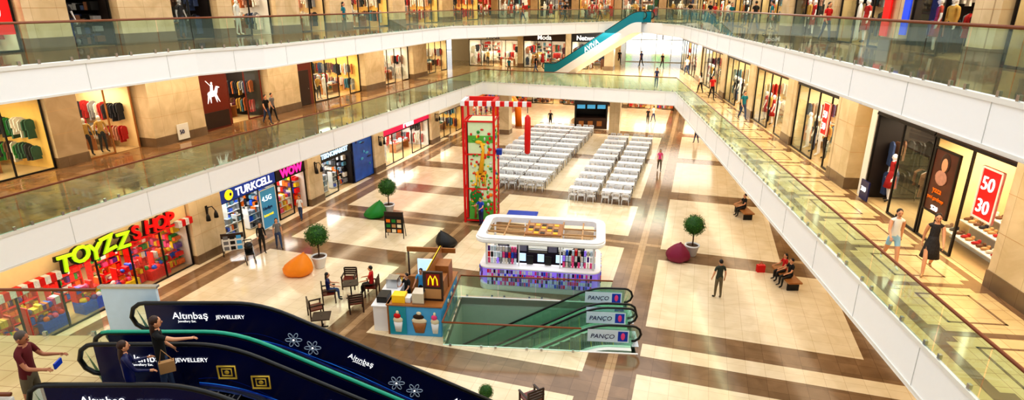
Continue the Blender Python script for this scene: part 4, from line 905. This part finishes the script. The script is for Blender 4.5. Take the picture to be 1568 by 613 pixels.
m=MB(); m.box(-1.6,1.6,-1.2,1.2,0,1.1,"dark_brown"); m.box(-1.6,1.6,1.0,1.2,0,2.7,"black"); m.box(-1.7,1.7,-1.3,1.3,2.5,2.9,"black")
for a in(-1.55,1.55): m.box(a-0.08,a+0.08,-1.2,-1.04,0,2.6,"black"); m.box(min(a,a*0.96),max(a,a*0.96),-1.0,1.0,1.1,2.5,"shop_dark")
for i in range(3): m.box(-1.4+i*1.0,-0.6+i*1.0,-1.22,-1.18,2.05,2.45,"sky"); m.box(-1.2+i*0.9,-0.7+i*0.9,-1.22,-1.2,0.3,0.8,"wood")
m.obj("coffee_kiosk",T(8.0,59.6,0.006)@RZ(-5))
column(T(9.6,54.3)@RZ(-PH),-0.5,0.5,-0.5,0.5,0,SB1); column(FG@T(-17.5,53.5),-0.5,0.5,-0.5,0.5,0,SB1)
m=MB(); m.tube([(0,0,0),(0.1,0,2.0),(0.8,0,3.0),(1.7,0,3.1),(2.4,0,2.0),(2.5,0,0)],0.35,"orange",10); m.ball((0.5,-0.3,2.4),0.5,0.3,0.5,"red",10,8); m.ball((1.6,-0.3,2.6),0.4,0.3,0.4,"yellow",10,8); m.obj("inflatable_arch",T(-1.8,60,0.006))
def lounge(x,y,yaw):
    m=MB(); 
    for a in(-0.27,0.27):
        for b in(-0.25,0.25): m.box(a-0.025,a+0.025,b-0.025,b+0.025,0,0.62 if b>0 else 0.85,"dark_brown")
        m.box(a-0.03,a+0.03,-0.28,0.3,0.6,0.64,"dark_brown")
    m.box(-0.27,0.27,-0.25,0.27,0.40,0.46,"wood_red")
    for i in range(4): m.box(-0.26,0.26,-0.28,-0.25,0.5+i*0.1,0.57+i*0.1,"dark_brown")
    m.obj("cafe_armchair",T(x,y,0.006)@RZ(yaw))
lounge(-7.75,22.3,-70); lounge(-6.05,22.9,90); lounge(-7.2,23.6,180); lounge(-6.4,21.5,20); lounge(-7.9,21.0,-60); lounge(0.6,15.3,30)
def ctable(x,y,yaw,h=0.72,w=0.36):
    m=MB(); m.box(-w,w,-w,w,h-0.04,h,"dark_brown"); m.cyl(0,0,0.02,h,0.03,"dark_metal",8); m.box(-0.22,0.22,-0.03,0.03,0,0.03,"dark_metal"); m.box(-0.03,0.03,-0.22,0.22,0,0.03,"dark_metal"); m.obj("cafe_table",T(x,y,0.006)@RZ(yaw))
ctable(-6.88,22.6,15,w=0.3); ctable(-7.4,20.2,10,0.5,0.34)
for x,y in((12.2,24.0),(13.6,32.9)):
    m=MB(); m.box(-0.3,0.3,-0.9,0.9,0.38,0.45,"wood"); 
    for b in(-0.7,0.7): m.box(-0.25,0.25,b-0.04,b+0.04,0,0.38,"dark_metal")
    m.obj("bench",T(x+0.15,y,0.006))
m=MB(); m.box(-0.18,0.18,-0.1,0.1,0,0.35,"red"); m.tube([(-0.1,0,0.35),(0,0,0.5),(0.1,0,0.35)],0.012,"red",6); m.obj("shopping_bag",T(11.7,25.2,0.006)); 
# ------------------------------------------------------------------ lights
wd=bpy.data.worlds.new("sky"); bpy.context.scene.world=wd; wd.use_nodes=True
bg=wd.node_tree.nodes["Background"]; bg.inputs[0].default_value=(0.93,0.97,1.0,1); bg.inputs[1].default_value=1.08
WARM=(1,0.80,0.55)
def strip(name,fr,x,y,z,sx,sy,p,c=WARM): alight(name,fr@T(x,y,z),sx,sy,p,c)
strip("unseen_fill_panel",FG,-23.8,28,SB2-0.05,1.2,46,1500); strip("unseen_fill_panel",FG,-20.4,28,ZC-0.05,1.2,46,1100)  # unseen area panels added to brighten the dim walkways under the slabs
strip("unseen_fill_panel",FG,-21.6,28,SB1-0.06,0.5,46,450)
strip("unseen_fill_panel",RR,1.6,18,SBR-0.05,0.8,48,1000); strip("unseen_fill_panel",RR,1.8,18,ZC-0.05,0.8,48,800); strip("unseen_fill_panel",RR,3.0,18,3.9,1.5,46,400)
strip("unseen_fill_panel",FG,-8,61,SB1-0.06,20,14,1900,(1,0.93,0.82)); strip("unseen_fill_panel",FG,-3,60,SB2-0.06,20,8,2200,(1,0.96,0.9)); strip("unseen_fill_panel",FG,-10,60,ZC-0.06,26,5,900)  # broad unseen panels added to lift the dim far end
alight("atrium_fill_lamp",FG@T(-9,28,19),18,40,2100,(1,0.97,0.92))  # unseen area lamp added over the open atrium to brighten the floor
alight("outdoor_fill_lamp",FG@T(2,112,30),60,40,45000,(1,1,1))  # added area lamp, brightens the outside ground behind the entrance glass
# ------------------------------------------------------------------ camera
cam=bpy.data.cameras.new("camera"); cam.sensor_width=36; cam.lens=36*900/1568; cam.clip_end=400
co=bpy.data.objects.new("camera",cam); bpy.context.collection.objects.link(co); co.location=(0,0,12); co.rotation_euler=(math.radians(90-18.5),0,0)
bpy.context.scene.camera=co
sc=bpy.context.scene
sc.view_settings.view_transform='Standard'
try: sc.view_settings.look='Medium High Contrast'
except Exception: pass
sc.view_settings.exposure=-0.05
